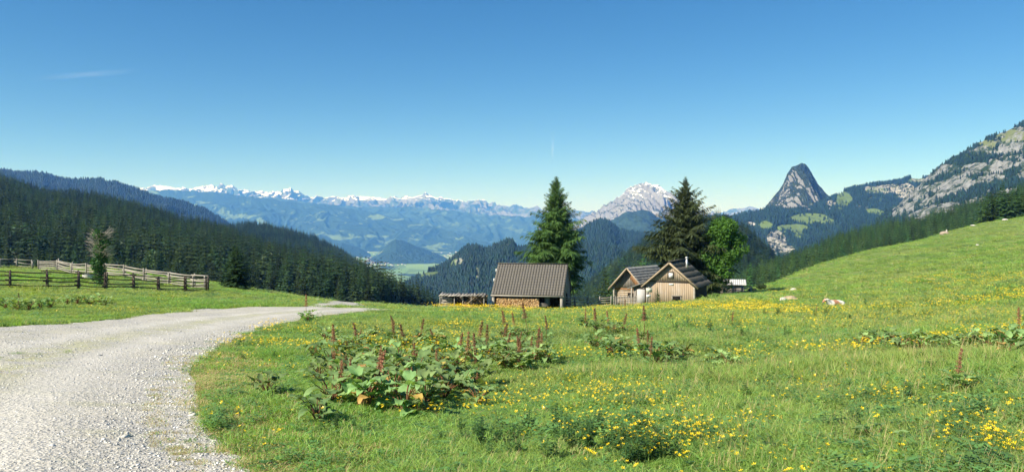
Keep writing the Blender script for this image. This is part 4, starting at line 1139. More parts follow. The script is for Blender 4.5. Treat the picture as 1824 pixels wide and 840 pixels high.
def grey_hut():
    a = R(38); D0 = 97; g0 = at_d(1129, D0); base = -(541 - HR) / F * 93
    t = empty('wooden_stable', (g0.x + 1.1, g0.y, base), -a)
    W, Lw, He, Hr = 2.1, 7.0, 2.0, 4.15
    y0, y1 = -Lw/2, Lw/2; sl = (Hr - He)/W
    top = lambda x: Hr - sl*abs(x) - 0.04
    boards(-W + 0.1, W, top, lambda x: 1.72, y0 + 0.35, seed=11, w=0.2).build('gable_wall', W_GREYB, t)
    # sunlit right part of the gable, its light put into orange boards
    boards(0.05, W, lambda x: top(x) - 0.02, lambda x: min(top(x) - 0.1, max(1.75, top(x) - 1.2)), y0 + 0.29, seed=12, w=0.17).build('sunlit_gable_boards', W_ORANGE, t)
    mb = MB()
    for k in range(7): mb.tube([(-W + 0.15, y0 + 0.5, 0.0 + 0.24*k), (W - 0.1, y0 + 0.5, 0.0 + 0.24*k)], 0.125, 8)
    mb.build('log_wall', W_TAN, t)
    mb = MB(); mb.box((-0.85, y0 + 0.42, 1.62), (2.5, 0.12, 0.24)); mb.build('lintel', W_ORANGE, t)
    mb = MB(); mb.box((0.05, y0 + 0.36, 0.95), (0.75, 0.05, 0.5)); mb.build('window', M_DARK, t)
    for x in (-W + 0.1, 0.45, W - 0.1):
        mb = MB(); mb.box((x, y0 - 0.05, 0.75), (0.15, 0.15, 2.2)); mb.build('post', W_GREY, t)
    mb = boards(0, Lw - 0.5, lambda x: He - 0.02, lambda x: -0.4, 0, seed=13, w=0.25); V, fs = mb.arrays()
    for s in (-1, 1):
        mobj('side_wall', np.stack([s*(W - 0.02) - V[:, 1]*s, V[:, 0] + y0 + 0.45, V[:, 2]], -1), fs, W_GREYB, t)
    boards(-W, W, top, lambda x: -0.4, y1 - 0.05, seed=14, w=0.25).build('back_wall', W_GREYB, t)
    ov, oy = 0.5, 0.5; ex = W + ov; ez = Hr - sl*ex + 0.12
    slab_roof(ex, 0, y0 - oy, y1 + 0.3, ez, Hr + 0.12, 26, 9, th=0.03, lift=0.035, seed=15, jit=0.012).build('roof', R_SHIN, t)
    slab_roof(-ex, 0, y0 - oy, y1 + 0.3, ez, Hr + 0.12, 26, 9, th=0.03, lift=0.035, seed=16, jit=0.012).build('roof', R_SHIN, t)
    for s in (-1, 1):
        mb = MB(); mb.bar((s*(ex - 0.04), y0 - oy + 0.02, ez - 0.12), (s*0.02, y0 - oy + 0.02, Hr + 0.0), 0.05, 0.15); mb.build('barge_board', W_TRIM, t)
    lab(t, "older wooden hut with silver-grey shingle roof and partly sunlit orange gable, left of the gabled hut", 'hut')
grey_hut()

def barn():
    a = R(13); g0 = at_d(949, 86.5); zb = -(548 - HR) / F * 84.5
    t = empty('barn', (g0.x, g0.y, zb), -a)
    W, Lx, He, Hr = 2.75, 7.85, 1.5, 4.62                      # eave at 1.5 m above the visible ground; ridge along x
    x0, x1 = -Lx/2, Lx/2; y0 = -W; oy = 0.35
    sl = (Hr - He) / (W + oy)
    # roof slopes: build in the slab frame (eave runs along y), then swap axes
    for s, sd_ in ((-1, 21), (1, 22)):
        mb = slab_roof(s*(W + oy), 0, x0, x1, He, Hr, 26, 12, th=0.05, lift=0.024, gapx=0.011, seed=sd_, jit=0.003)
        V, fs = mb.arrays(); V = np.stack([V[:, 1], V[:, 0], V[:, 2]], -1)
        o = mobj('roof', V, fs, R_TILE, t)
        if s < 0: front = o
    mb = MB(); mb.box((0, 0, Hr + 0.06), (Lx + 0.04, 0.24, 0.07)); mb.build('ridge_cap', R_DARK, front)
    mb = MB(); mb.box((0, -W - oy + 0.05, He - 0.14), (Lx + 0.12, 0.08, 0.16)); mb.build('fascia', W_GREY, t)
    for x in (x0 + 0.18, x1 - 0.25):
        mb = MB(); mb.box((x, -W - 0.12, 0.3), (0.26, 0.24, 2.3)); mb.build('post', W_GREY, t)
    mb = MB(); mb.box((0, -W + 0.12, He + 0.02), (Lx - 0.2, 0.18, 0.2)); mb.build('beam', W_DARK, t)
    # walls: back and gable ends, front open under the beam
    boards(x0 + 0.1, x1 - 0.1, lambda x: He + 0.1, lambda x: -0.9, W - 0.1, seed=23).build('back_wall', W_BLACK, t)
    mb = boards(x0 + 2.0 - 2.0, x1, lambda x: He, lambda x: -0.9, -0.4, seed=24); mb.build('inner_wall', W_BLACK, t)  # dark of the open bay, put into the board colour
    gt = lambda x: Hr - sl*abs(x) - 0.08
    mbg = boards(-W, W, gt, lambda x: -0.9, 0, seed=25, w=0.22); V, fs = mbg.arrays()
    mobj('gable_wall', np.stack([x0 + 0.16 + V[:, 1], V[:, 0], V[:, 2]], -1), fs, W_GREYB, t)
    mobj('gable_wall', np.stack([x1 - 0.2 + V[:, 1], V[:, 0], V[:, 2]], -1), fs, W_GREYB, t)
    for z in (3.9, 2.9):
        mb = MB(); mb.box((x0 - 0.06, -W*0.2 if z > 3 else -W*0.55, z), (0.10, 0.30, 0.34)); mb.build('bracket', M_WHITE, t)
    lab(t, "low barn with a large grey-brown tiled roof in front of the fresh green spruce", 'barn')
    # firewood stacked under the eave: cut ends facing out
    c, s = math.cos(-a), math.sin(-a)
    def wpt(x, y, z): return (g0.x + c*x - s*y, g0.y + s*x + c*y, zb + z)
    g = np.random.default_rng(6); mb = MB()
    xx0, xx1 = x0 + 0.55, x0 + 5.15; z = -0.6; row = 0
    while z < 1.12:
        x = xx0 + (0.06 if row % 2 else 0)
        while x < xx1:
            r = g.uniform(0.055, 0.085); k = int(g.integers(5, 8)); an = np.sort(g.uniform(0, 6.28, k) * 0.15 + np.arange(k) * 6.28 / k)
            y = -W - 0.12 + g.normal(0, 0.025)
            top_ = np.stack([x + np.cos(an)*r, np.full(k, y), z + np.sin(an)*r], -1); bot = top_ + [0, 0.5, 0]
            V = np.concatenate([top_, bot, [[x, y, z]]])
            mb.add(V, [[i, (i+1) % k, k+(i+1) % k, k+i] for i in range(k)], [[2*k, (i+1) % k, i] for i in range(k)])
            x += r*1.95
        z += 0.125; row += 1
    m, nt, b = newmat("split firewood ends"); v = N(nt, "TexCoord").outputs["Object"]
    vo = N(nt, "TexVoronoi"); vo.inputs["Scale"].default_value = 7.5; nt.links.new(v, vo.inputs["Vector"]); bw = N(nt, "RGBToBW"); nt.links.new(vo.outputs["Color"], bw.inputs[0])
    nt.links.new(ramp(nt, bw.outputs[0], [(0.15, (0.26, 0.14, 0.06)), (0.5, (0.52, 0.32, 0.15)), (0.85, (0.70, 0.50, 0.28))]), b.inputs["Base Color"])
    o = mb.build('woodpile', m); o.location = (g0.x, g0.y, zb); o.rotation_euler = (0, 0, -a)
    lab(o, "wall of stacked split firewood under the front eave of the barn", 'woodpile')
    # things in the dark open bay
    mb = MB(); mb.tube([(0,0,0),(0,0,0.1),(0,0,0.8),(0,0,0.88)], [0.27,0.29,0.29,0.27], 16); mb.tube([(0,0,0.3),(0,0,0.33)], 0.3, 16); mb.tube([(0,0,0.6),(0,0,0.63)], 0.3, 16)
    o = mb.build('barrel', simple("blue-grey plastic barrel", (0.10, 0.13, 0.16), 0.15, 3, rough=0.5)); o.location = wpt(2.0, -2.1, 0.35)
    lab(o, "blue-grey barrel standing in the open bay of the barn", 'barrel')
    mb = MB()
    for k in range(4): mb.box((0, 0.02*k, 0.09*k), (1.4 - 0.1*k, 0.3, 0.07), rz=0.05*k)
    o = mb.build('plank_stack', W_GREYB); o.location = wpt(1.5, -2.45, 0.28); o.rotation_euler = (0, 0, -a)
    lab(o, "grey planks piled in the open bay beside the firewood", 'planks')
barn()

# shed of piled timber left of the barn
def timber_shed():
    p = at_d(825, 84); zb = -(548 - HR)/F*84
    t = empty('timber_shelter', (p.x, p.y, zb), R(-6)); g = np.random.default_rng(31)
    Wd = 5.0
    for i, x in enumerate((-2.35, -0.85, 0.05, 0.95, 2.3)):
        mb = MB(); mb.tube([(x, -0.7, -0.6), (x + g.normal(0, 0.05), -0.7, 1.25 + g.uniform(0, 0.15))], [0.06, 0.045], 7); mb.build('post', W_GREY, t)
    for i in range(4):
        x = -2.2 + i*1.45; mb = MB(); mb.tube([(x, 0.9, -0.6), (x, 0.9, 1.35)], 0.05, 6); mb.build('post', W_DARK, t)
    mb = MB()
    for i in range(15):
        x = -2.35 + i*0.33; mb.box((x, 0.1 + g.normal(0, 0.1), 1.42 + g.normal(0, 0.03)), (0.26, 2.1 + g.uniform(-0.3, 0.3), 0.035), rx=0.06 + g.normal(0, 0.02), rz=g.normal(0, 0.08))
    mb.build('roof', W_GREY, t)
    mb = MB(); mb.tube([(-2.5, -0.75, 1.33), (2.5, -0.75, 1.44)], 0.05, 7); mb.build('beam', W_GREY, t)
    mb = MB(); mb.tube([(-2.6, -0.8, 0.28), (2.7, -0.8, 0.22)], 0.05, 7); mb.build('rail', W_GREY, t)
    mb = MB(); mb.box((0, 0.95, 0.45), (4.9, 0.05, 2.0)); mb.build('back_wall', W_BLACK, t)  # darkness inside the shelter, put into the wall colour
    lab(t, "low shelter of rough poles with a sagging plank roof left of the barn", 'shelter')
    o0 = np.array([p.x, p.y, zb])
    mb = MB()
    for i in range(16): 
        z = 0.05 + 0.14*(i // 2) + g.normal(0, 0.02); mb.box((-1.75 + g.normal(0, 0.08), -0.2 + 0.35*(i % 2), z), (1.15, 0.3, 0.08), rz=g.normal(0, 0.08), ry=g.normal(0, 0.06))
    o = mb.build('plank_stack', W_GREY); o.location = o0; lab(o, "stack of silvery planks in the left end of the pole shelter", 'planks')
    mb = MB()
    for i in range(44):
        a_ = g.uniform(0.3, 0.75); x = g.uniform(0.5, 2.3); z = g.uniform(0.0, 0.75)
        mb.tube([(x - 0.5, g.uniform(-0.4, 0.5), z), (x + 0.45*math.cos(a_), g.uniform(-0.4, 0.5), z + 0.6*math.sin(a_) + 0.25)], g.uniform(0.05, 0.09), 6)
    o = mb.build('log_heap', wood("brown logs", (0.40, 0.27, 0.16), (0.13, 0.09, 0.06), stretch=(1, 1, 1))); o.location = o0; lab(o, "untidy heap of brown logs in the right end of the pole shelter", 'logs')
    mb = MB(); mb.bar((0.0, -0.95, 0.15), (1.75, -0.9, 1.62), 0.16, 0.06); o = mb.build('plank', W_TRIM); o.location = o0
    lab(o, "single pale plank leaning across the front of the pole shelter", 'plank')
timber_shed()

# fence from the barn to the grey hut, pales in front of the grey hut, fence behind the trees
st = [at_d(px, D) for px, D in [(1000,84.5),(1024,86),(1047,87),(1068,88),(1088,88)]]
for s in st: s.z = -(545 - HR)/F*s.y
rail_fence('rail_fence', st, 1.05, W_GREY, "broken grey rail fence between the barn and the grey-roofed hut", rails=4, seed=41, rw=0.09)
def picket(px0, px1, D, zrow, n, label, seed, h=0.9):
    g = np.random.default_rng(seed); a = P(px0, zrow, D); b = P(px1, zrow, D + 0.4); t = empty('picket_fence', a)
    L = (b - a)
    for i in range(n):
        q = L * (i/(n-1)); mb = MB(); hh = h*g.uniform(0.8, 1.1)
        mb.add([[q.x-.05,q.y,-.3],[q.x+.05,q.y,-.3],[q.x+.05,q.y+.03,-.3],[q.x-.05,q.y+.03,-.3],[q.x-.05,q.y,hh],[q.x+.05,q.y,hh],[q.x+.05,q.y+.03,hh],[q.x-.05,q.y+.03,hh],[q.x,q.y,hh+.09],[q.x,q.y+.03,hh+.09]],
               [[0,1,5,4],[1,2,6,5],[2,3,7,6],[3,0,4,7],[4,5,8,8],[7,9,9,6],[5,6,9,8],[7,4,8,9]][:4] + [[5,6,9,8],[7,4,8,9]], [[4,5,8],[6,7,9]])
        mb.build('picket', W_GREY, t)
    for z in (0.25, 0.68):
        mb = MB(); mb.bar((0, 0.055, z), (L.x, L.y + 0.055, z + 0.02), 0.04, 0.07); mb.build('rail', W_GREY, t)
    lab(t, label, 'fence')
picket(1094, 1134, 88.6, 541, 15, "row of pale pickets standing in front of the grey-roofed hut", 51)
picket(1240, 1252, 93, 541, 4, "a few weathered pickets at the right-hand corner of the gabled hut", 52, 0.7)
picket(1268, 1284, 96, 540, 6, "short run of weathered pickets under the broadleaf tree trunk", 53, 0.95)
st = [at_d(px, D) for px, D in [(1256,112),(1272,113),(1290,114),(1306,116),(1322,118),(1338,121)]]
rail_fence('rail_fence', st, 1.1, W_GREY, "grey rail fence running behind the trunk of the broadleaf tree", rails=4, seed=43, rw=0.09)

# little shed behind the broadleaf tree
def little_shed():
    p = at_d(1303, 128); t = empty('small_shed', p, R(-15)); H = 2.0
    w_, d_ = 1.9, 1.6
    boards(-w_, w_, lambda x: H, lambda x: -0.4, -d_, seed=61).build('front_wall', W_GREYB, t)
    boards(-w_, w_, lambda x: H + 0.5, lambda x: -0.4, d_, seed=62).build('back_wall', W_GREYB, t)
    for s in (-1, 1):
        mb = MB(); mb.add([[s*w_,-d_,-.4],[s*w_,d_,-.4],[s*w_,d_,H+.5],[s*w_,-d_,H]], [[0,1,2,3]]); mb.build('side_wall', W_BLACK, t)
    mb = slab_roof(-(d_ + 0.5), d_ + 0.3, -w_ - 0.4, w_ + 0.4, H - 0.02, H + 0.62, 14, 5, th=0.03, lift=0.03, seed=63)
    V, fs = mb.arrays(); mobj('roof', np.stack([V[:, 1], V[:, 0], V[:, 2]], -1), fs, simple("bleached shingles", (0.62, 0.61, 0.58), 0.2, 4), t)
    mb = MB(); mb.box((0.3, -d_ - 0.03, 0.8), (0.8, 0.05, 1.6)); mb.build('door', W_DARK, t)
    lab(t, "small grey shed with a bleached roof half hidden behind the broadleaf trunk", 'shed')
little_shed()

# boards on a post in front of the huts
p = at_d(1155, 87.5); zt = -(516 - HR)/F*87.5
t = empty('signpost', p); h = zt - p.z
mb = MB(); mb.tube([(0.05,0,-0.4),(0.05,0,h + 0.35)], 0.05, 8); mb.build('post', W_GREY, t)
mb = MB(); mb.box((0.05, -0.08, h), (0.66, 0.03, 0.46)); up = mb.build('board', simple("cream notice board", (0.62, 0.62, 0.50), 0.1, 3), t)
mb = MB(); mb.box((0.05, -0.08, h), (0.72, 0.02, 0.52)); 
mb2 = MB(); mb2.box((0.0, -0.08, h - 0.66), (0.48, 0.03, 0.24)); mb2.build('board', M_WHITE, t)
mf = MB()
for dx in (-1, 1): mf.box((0.05 + dx*0.345, -0.085, h), (0.03, 0.04, 0.5))
for dz in (-1, 1): mf.box((0.05, -0.087, h + dz*0.245), (0.66, 0.04, 0.03))
mf.build('board_frame', W_GREY, up)
lab(t, "wooden post carrying a cream board above a smaller white board, beside the gabled hut", 'signpost')
# sapling before the gabled hut
single_spruce(1171, 88, 511, 0.55, M_SPR1, "slim young conifer in front of the bleached board wall of the hut", 33, name='young_conifer', whorls=14, per=7, sprigs=6, droop=0.2, wid=0.06, power=0.7, low=0.05)

# ------------------------------------------------------------------ cattle lying in the grass
M_COWW = simple("white hide", (0.74, 0.70, 0.64), 0.08, 3)
def hide(name, patch, seed, base=(0.76, 0.72, 0.66), thr=0.5):
    m, nt, b = newmat(name); v = N(nt, "TexCoord").outputs["Object"]
    ad = N(nt, "VectorMath", operation='ADD'); ad.inputs[1].default_value = (seed*3.1, seed*1.7, 0); nt.links.new(v, ad.inputs[0])
    f = noise(nt, 1.5, 2, 0.5, ad.outputs[0])
    nt.links.new(ramp(nt, f, [(thr, base), (thr + 0.03, patch)]), b.inputs["Base Color"]); b.inputs["Roughness"].default_value = 0.8; return m
def lying_cow(px, D, rz, label, mat, seed, lift=0.0, scale=1.0):
    p = at_d(px, D)
    me = bpy.data.meshes.new("body"); V = []; E = []; Rd = []
    def v(co, r): V.append(co); Rd.append(r); return len(V) - 1
    def chain(idx, pts):
        k = idx
        for co, r in pts: n_ = v(co, r); E.append((k, n_)); k = n_
        return k
    # x forward (head), z up; lying with folded legs
    root = v((-0.75, 0, 0.42), (0.33, 0.36))
    a = chain(root, [((-0.30, 0, 0.44), (0.38, 0.42)), ((0.20, 0, 0.46), (0.36, 0.42)), ((0.62, 0, 0.50), (0.27, 0.36))])
    nk = chain(a, [((0.90, 0.02, 0.70), (0.17, 0.24)), ((1.12, 0.04, 0.88), (0.13, 0.18))])
    hd = chain(nk, [((1.25, 0.05, 0.92), (0.14, 0.15)), ((1.45, 0.06, 0.82), (0.105, 0.11)), ((1.62, 0.07, 0.72), (0.085, 0.085))])
    chain(nk, [((1.16, 0.20, 0.96), (0.04, 0.03)), ((1.13, 0.36, 0.93), (0.055, 0.02))])
    chain(nk, [((1.16, -0.12, 0.96), (0.04, 0.03)), ((1.13, -0.28, 0.93), (0.055, 0.02))])
    chain(root, [((-1.05, 0, 0.42), (0.2, 0.26)), ((-1.16, 0.03, 0.30), (0.05, 0.05)), ((-1.18, 0.22, 0.10), (0.03, 0.03)), ((-1.0, 0.42, 0.06), (0.04, 0.04))])
    for s in (-1, 1):
        chain(root, [((-0.62, 0.33*s, 0.26), (0.2, 0.2)), ((-0.15, 0.50*s, 0.20), (0.13, 0.13)), ((-0.52, 0.58*s, 0.08), (0.07, 0.07)), ((-0.12, 0.62*s, 0.06), (0.055, 0.055))])
        chain(a, [((0.66, 0.26*s, 0.26), (0.14, 0.14)), ((0.92, 0.34*s, 0.14), (0.085, 0.085)), ((0.62, 0.38*s, 0.06), (0.06, 0.06)), ((0.42, 0.36*s, 0.05), (0.05, 0.05))])
    me.from_pydata([Vector(c) * scale for c in V], E, []); me.update()
    o = bpy.data.objects.new('cow', me); link(o)
    sk = o.modifiers.new("skin", 'SKIN')
    for i, r in enumerate(Rd):
        o.data.skin_vertices[0].data[i].radius = (r[0]*scale, r[1]*scale)
    o.data.skin_vertices[0].data[0].use_root = True
    o.modifiers.new("sub", 'SUBSURF').levels = 2; o.modifiers["sub"].render_levels = 2
    sk.use_smooth_shade = True
    # bake to a plain mesh so the material sits on it
    dg = bpy.context.evaluated_depsgraph_get(); dg.update()
    bm_ = bpy.data.meshes.new_from_object(o.evaluated_get(dg)); bm_.materials.clear(); bm_.materials.append(mat)
    o.modifiers.clear(); o.data = bm_
    o.location = (p.x, p.y, p.z + lift); o.rotation_euler = (0, 0, rz)
    dk = simple("dark horn", (0.09, 0.07, 0.06), 0.2, 5)
    mb = MB(); mb.tube([(1.655*scale, 0.07*scale, 0.70*scale), (1.70*scale, 0.07*scale, 0.685*scale)], [0.065*scale, 0.045*scale], 10); mb.build('muzzle', simple("pink muzzle", (0.42, 0.25, 0.2), 0.1, 5), o)
    for s in (-1, 1):
        mb = MB(); mb.tube([(1.36*scale, (0.055 + 0.115*s)*scale, 0.92*scale), (1.385*scale, (0.055 + 0.13*s)*scale, 0.92*scale)], [0.024*scale, 0.012*scale], 8); mb.build('eye', dk, o)
        mb = MB(); mb.tube([(1.17*scale, (0.04 + 0.08*s)*scale, 1.04*scale), (1.18*scale, (0.04 + 0.2*s)*scale, 1.10*scale), (1.2*scale, (0.04 + 0.26*s)*scale, 1.2*scale)], [0.028*scale, 0.02*scale, 0.006*scale], 6); mb.build('horn', W_TRIM, o)
    return lab(o, label, 'cow')
H1 = hide("tan and white hide", (0.50, 0.27, 0.12), 1, thr=0.42); H2 = hide("red and white hide", (0.44, 0.20, 0.10), 2, thr=0.47)
lying_cow(792, 84, R(200), "tan cow with a pale face lying at the left end of the pole shelter", H1, 1, lift=-0.25)
lying_cow(846, 82.6, R(160), "orange-brown and white cow lying in front of the logs of the pole shelter", H2, 2, lift=-0.2)
lying_cow(1488, 60, R(205), "red and white patched cow lying in the flowers on the right-hand slope", hide("bright patched hide", (0.52, 0.25, 0.14), 5, thr=0.5), 3, scale=0.82, lift=-0.22)
# dark bushes at the fence end
def bush(px, D, r, label, seed, mat=None):
    p = at_d(px, D); g = np.random.default_rng(seed)
    cs = [(g.normal(0, r*0.5), g.normal(0, r*0.3), r*0.5 + abs(g.normal(0, r*0.25)), r*0.5) for _ in range(7)]
    V, T = clump_tree(cs, 1300, 0.09, seed); o = mobj('bush', V, [T], mat or M_SPRF); o.location = p
    return lab(o, label, 'bush')
bush(1357, 128, 0.95, "round dark bush at the foot of the sloping meadow right of the shed", 71)
bush(1342, 127, 0.6, "low dark bush left of the round one at the foot of the sloping meadow", 72)
bush(1318, 125, 0.55, "low dark bush close to the end of the rail fence behind the broadleaf tree", 73)
# ------------------------------------------------------------------ grass, herbs and flowers
def blade_tuft(n, rad, h, w, seed, lean=0.5, mi=0):
    g = np.random.default_rng(seed)
    az = g.uniform(0, 6.28, n); r = rad * np.sqrt(g.random(n)); bx, by = np.cos(az)*r, np.sin(az)*r
    H = h * g.uniform(0.45, 1.15, n); d = g.uniform(0, 6.28, n); k = lean * H * g.uniform(0.2, 1.3, n)
    dx, dy = np.cos(d), np.sin(d); f = g.uniform(0, 6.28, n); wx, wy = np.cos(f)*w*0.5, np.sin(f)*w*0.5
    z = np.zeros(n)
    a = np.stack([bx - wx, by - wy, z - 0.01], -1); b = np.stack([bx + wx, by + wy, z - 0.01], -1)
    c = np.stack([bx + dx*k*0.3 + wx*0.8, by + dy*k*0.3 + wy*0.8, H*0.55], -1); e = np.stack([bx + dx*k*0.3 - wx*0.8, by + dy*k*0.3 - wy*0.8, H*0.55], -1)
    t = np.stack([bx + dx*k, by + dy*k, H*(1 - 0.25*lean)], -1)
    V = np.stack([a, b, c, e, t], 1).reshape(-1, 3); o = (np.arange(n)*5)[:, None]
    T = np.concatenate([o + [0,1,2], o + [0,2,3], o + [3,2,4]])
    return (V, [T], np.full(len(T), mi))
def forb_tuft(n, rad, h, leaf, seed, mi=0):
    """a low rosette of small oval leaves"""
    g = np.random.default_rng(seed); V = []; T = []
    for i in range(n):
        az = g.uniform(0, 6.28); r = rad * math.sqrt(g.random()); z = h * g.uniform(0.2, 1.0); a = g.uniform(0, 6.28); L = leaf*g.uniform(0.6, 1.3); W = L*0.42
        c = np.array([math.cos(az)*r, math.sin(az)*r, z]); d = np.array([math.cos(a), math.sin(a), g.uniform(-0.3, 0.5)]); s = np.array([-math.sin(a), math.cos(a), g.uniform(-0.2, 0.2)])
        n0 = len(V); V += [c, c + d*L*0.45 + s*W*0.5, c + d*L, c + d*L*0.45 - s*W*0.5]; T += [[n0, n0+1, n0+2], [n0, n0+2, n0+3]]
    return (np.array(V), [np.array(T)], np.full(len(T), mi))
def merge(*ts):
    V = []; T = []; M_ = []; n = 0
    for v, f, m in ts:
        for q in f: T.append(q + n)
        V.append(v); M_.append(m if m is not None else np.zeros(sum(len(q) for q in f), int)); n += len(v)
    return (np.concatenate(V), [np.concatenate(T)], np.concatenate(M_))
G1 = leafmat("meadow grass", (0.245, 0.42, 0.085), 0.42, 0.3, world=(0.07, (0.36, 0.43, 0.125)), hue=0.018, rough=0.5, spec=0.3, tcol=(1.25, 1.3, 0.5))
G2 = leafmat("dark herbs", (0.13, 0.26, 0.075), 0.3, 0.3, hue=0.015, rough=0.5)
G3 = leafmat("dry grass", (0.50, 0.41, 0.20), 0.3, 0.25, hue=0.01)
G4 = leafmat("light grass", (0.34, 0.42, 0.12), 0.4, 0.2, hue=0.015)
MGS = [G1, G2, G3, G4]
tuf = [blade_tuft(46, 0.13, 0.11, 0.0055, 1, 0.7, 0), blade_tuft(46, 0.13, 0.14, 0.006, 2, 0.8, 0),
       merge(blade_tuft(34, 0.13, 0.10, 0.006, 3, 0.8, 0), forb_tuft(16, 0.12, 0.07, 0.045, 4, 1)),
       merge(blade_tuft(30, 0.12, 0.13, 0.006, 5, 0.6, 0), blade_tuft(9, 0.12, 0.17, 0.004, 6, 0.6, 3)),
       merge(blade_tuft(16, 0.12, 0.09, 0.006, 7, 0.8, 0), forb_tuft(30, 0.13, 0.09, 0.05, 8, 1)),
       merge(blade_tuft(34, 0.12, 0.06, 0.005, 9, 1.1, 2), blade_tuft(10, 0.12, 0.07, 0.005, 10, 0.8, 0)),
       merge(blade_tuft(40, 0.13, 0.12, 0.006, 11, 0.7, 0), blade_tuft(6, 0.1, 0.2, 0.0035, 12, 0.4, 2))]
def meadow_points(n, d0, d1, seed, u0=-0.70, u1=0.70, pw=2.0):
    g = np.random.default_rng(seed); u = g.uniform(u0, u1, n)
    if pw == 2.0: D = np.exp(g.uniform(math.log(d0), math.log(d1), n))
    else:
        e = 2 - pw; D = (g.uniform(0, 1, n)*(d1**e - d0**e) + d0**e)**(1/e)
    x = u*D; return x, D, g
def lush(x, y):
    """how rank the growth is: short turf by the road, taller to the right"""
    t = np.clip((x + 1.5) / 6.0, 0, 1); n = fbm(x/2.2, y/2.2, 3, 61)
    return np.clip(0.55 + 0.55*t + (n - 0.5)*2.0, 0.35, 2.0)
def grass(name, n, d0, d1, seed, sx, sh, label, tpl=tuf, wts=(.22,.2,.18,.12,.12,.03,.13), pw=2.0):
    x, y, g = meadow_points(n, d0, d1, seed, pw=pw)
    rdi = road_dist(x, y)
    k = ~on_road(x, y, 1.0) | ((rdi < 0.55) & (g.random(len(x)) < 0.10)) | ((np.abs(rdi - 2.7) < 0.5) & (y < 16) & (fbm(x/1.1, y/1.1, 3, 99) > 0.55) & (g.random(len(x)) < 0.10))
    inr = on_road(x[k], y[k], 1.0)
    x, y = x[k], y[k]; z = ground(x, y) + np.where(inr, 0.012, 0)
    rd = road_dist(x, y) + (fbm(x/0.6, y/0.6, 3, 77) - 0.5)*0.9
    pick = g.choice(len(tpl), len(x), p=np.array(wts)/sum(wts))
    lim = np.where(y < 16, 1.0, 0.35) + (fbm(x/0.9, y/0.9, 3, 78) - 0.5)*0.9
    dry = (rd < lim) & (y < 45) & (g.random(len(x)) < 0.85)
    pick[dry] = 5
    drier = fbm(x/14, y/14, 4, 88) > 0.60
    pick[drier & (g.random(len(x)) < 0.18) & (y > 25)] = 5
    L = lush(x, y); hs = sh * L * g.uniform(0.7, 1.3, len(x)) * np.clip(0.45 + rd/1.2, 0.5, 1) * np.where(inr, 0.45, 1)
    ss = sx * g.uniform(0.85, 1.2, len(x)) * np.where(inr, 0.45, 1)
    pick[inr & (g.random(len(x)) < 0.6)] = 5
    far = np.clip(y / d0, 1, 3.2) ** 0.55
    rot = np.stack([g.normal(0, 0.08, len(x)), g.normal(0, 0.08, len(x)), g.uniform(0, 6.28, len(x))], -1)
    return scatter(name, tpl, np.stack([x, y, z], -1), pick, rot, np.stack([ss*far, ss*far, hs*far**0.5], -1), MGS, label, 'grass')
grass('grass', 46000, 4.6, 14, 101, 1.0, 0.95, "short green meadow grass and clover in the foreground")
grass('grass', 44000, 13.5, 45, 102, 1.6, 1.1, "green meadow grass across the middle of the pasture")
grass('grass', 40000, 43, 320, 103, 4.2, 1.5, "sunlit grass on the far pasture and the right-hand slope", pw=1.3)

# ranker herbs standing in patches above the turf
tall = [forb_tuft(46, 0.15, 0.26, 0.060, 31, 1), forb_tuft(60, 0.17, 0.20, 0.045, 32, 0), merge(forb_tuft(34, 0.14, 0.24, 0.05, 33, 1), blade_tuft(14, 0.12, 0.32, 0.006, 34, 0.5, 3)),
        merge(blade_tuft(20, 0.13, 0.34, 0.0055, 35, 0.6, 3), blade_tuft(10, 0.1, 0.36, 0.004, 36, 0.5, 2)), forb_tuft(40, 0.16, 0.16, 0.075, 37, 0)]
x, y, g = meadow_points(15000, 5.2, 75, 140, u0=-0.42)
f = fbm(x/1.5, y/1.5, 4, 142) + 0.06*np.clip(x/y*2, -1, 1) - 0.10*(road_dist(x, y) < 1.6)
k = (f > 0.53) & ~on_road(x, y, 1.2); x, y = x[k], y[k]
s = g.uniform(0.55, 1.1, len(x))*np.clip((y/12)**0.35, 0.9, 1.7)*np.where(x < 0, 0.7, 1)
rot = np.stack([g.normal(0, 0.1, len(x)), g.normal(0, 0.1, len(x)), g.uniform(0, 6.28, len(x))], -1)
scatter('undergrowth', tall, np.stack([x, y, ground(x, y)], -1), g.choice(5, len(x), p=[.25,.25,.2,.1,.2]), rot, np.stack([s*1.1, s*1.1, s*0.85], -1), MGS, "ranker mixed herbs standing in patches above the turf", 'herbs')

# gravel stones lying on the track
def stone_tpl(seed):
    g = np.random.default_rng(seed)
    V = np.array([[1,0,0],[-1,0,0],[0,1,0],[0,-1,0],[0,0,1],[0,0,-1],[.7,.7,.3],[-.7,.6,.3],[.6,-.7,.25],[-.6,-.6,.35]], float)
    V += g.normal(0, 0.14, V.shape); V[:, 2] *= 0.6
    T = np.array([[0,6,4],[6,2,4],[2,7,4],[7,1,4],[1,9,4],[9,3,4],[3,8,4],[8,0,4],[0,5,6],[6,5,2],[2,5,7],[7,5,1],[1,5,9],[9,5,3],[3,5,8],[8,5,0]])
    return (V, [T], np.full(len(T), seed % 3))
x, y, g = meadow_points(46000, 4.6, 30, 105, u0=-0.72, u1=0.05, pw=2.3)
near_e = road_dist(x, y) < 1.1
k = on_road(x, y, 1.0) | (on_road(x + 0.15, y + 0.1, 2.6) & (g.random(len(x)) < 0.25))
k &= ~((np.abs(road_dist(x, y) - 1.7) < 0.4) & (g.random(len(x)) < 0.6))
x, y = x[k], y[k]; s = 0.004 + 0.010 * g.random(len(x))**4
s *= np.where(road_dist(x, y) < 0.9, 1.45, 1.0)*np.clip(y/9, 0.9, 1.7)
z = ground(x, y) + 0.012 + s*0.1
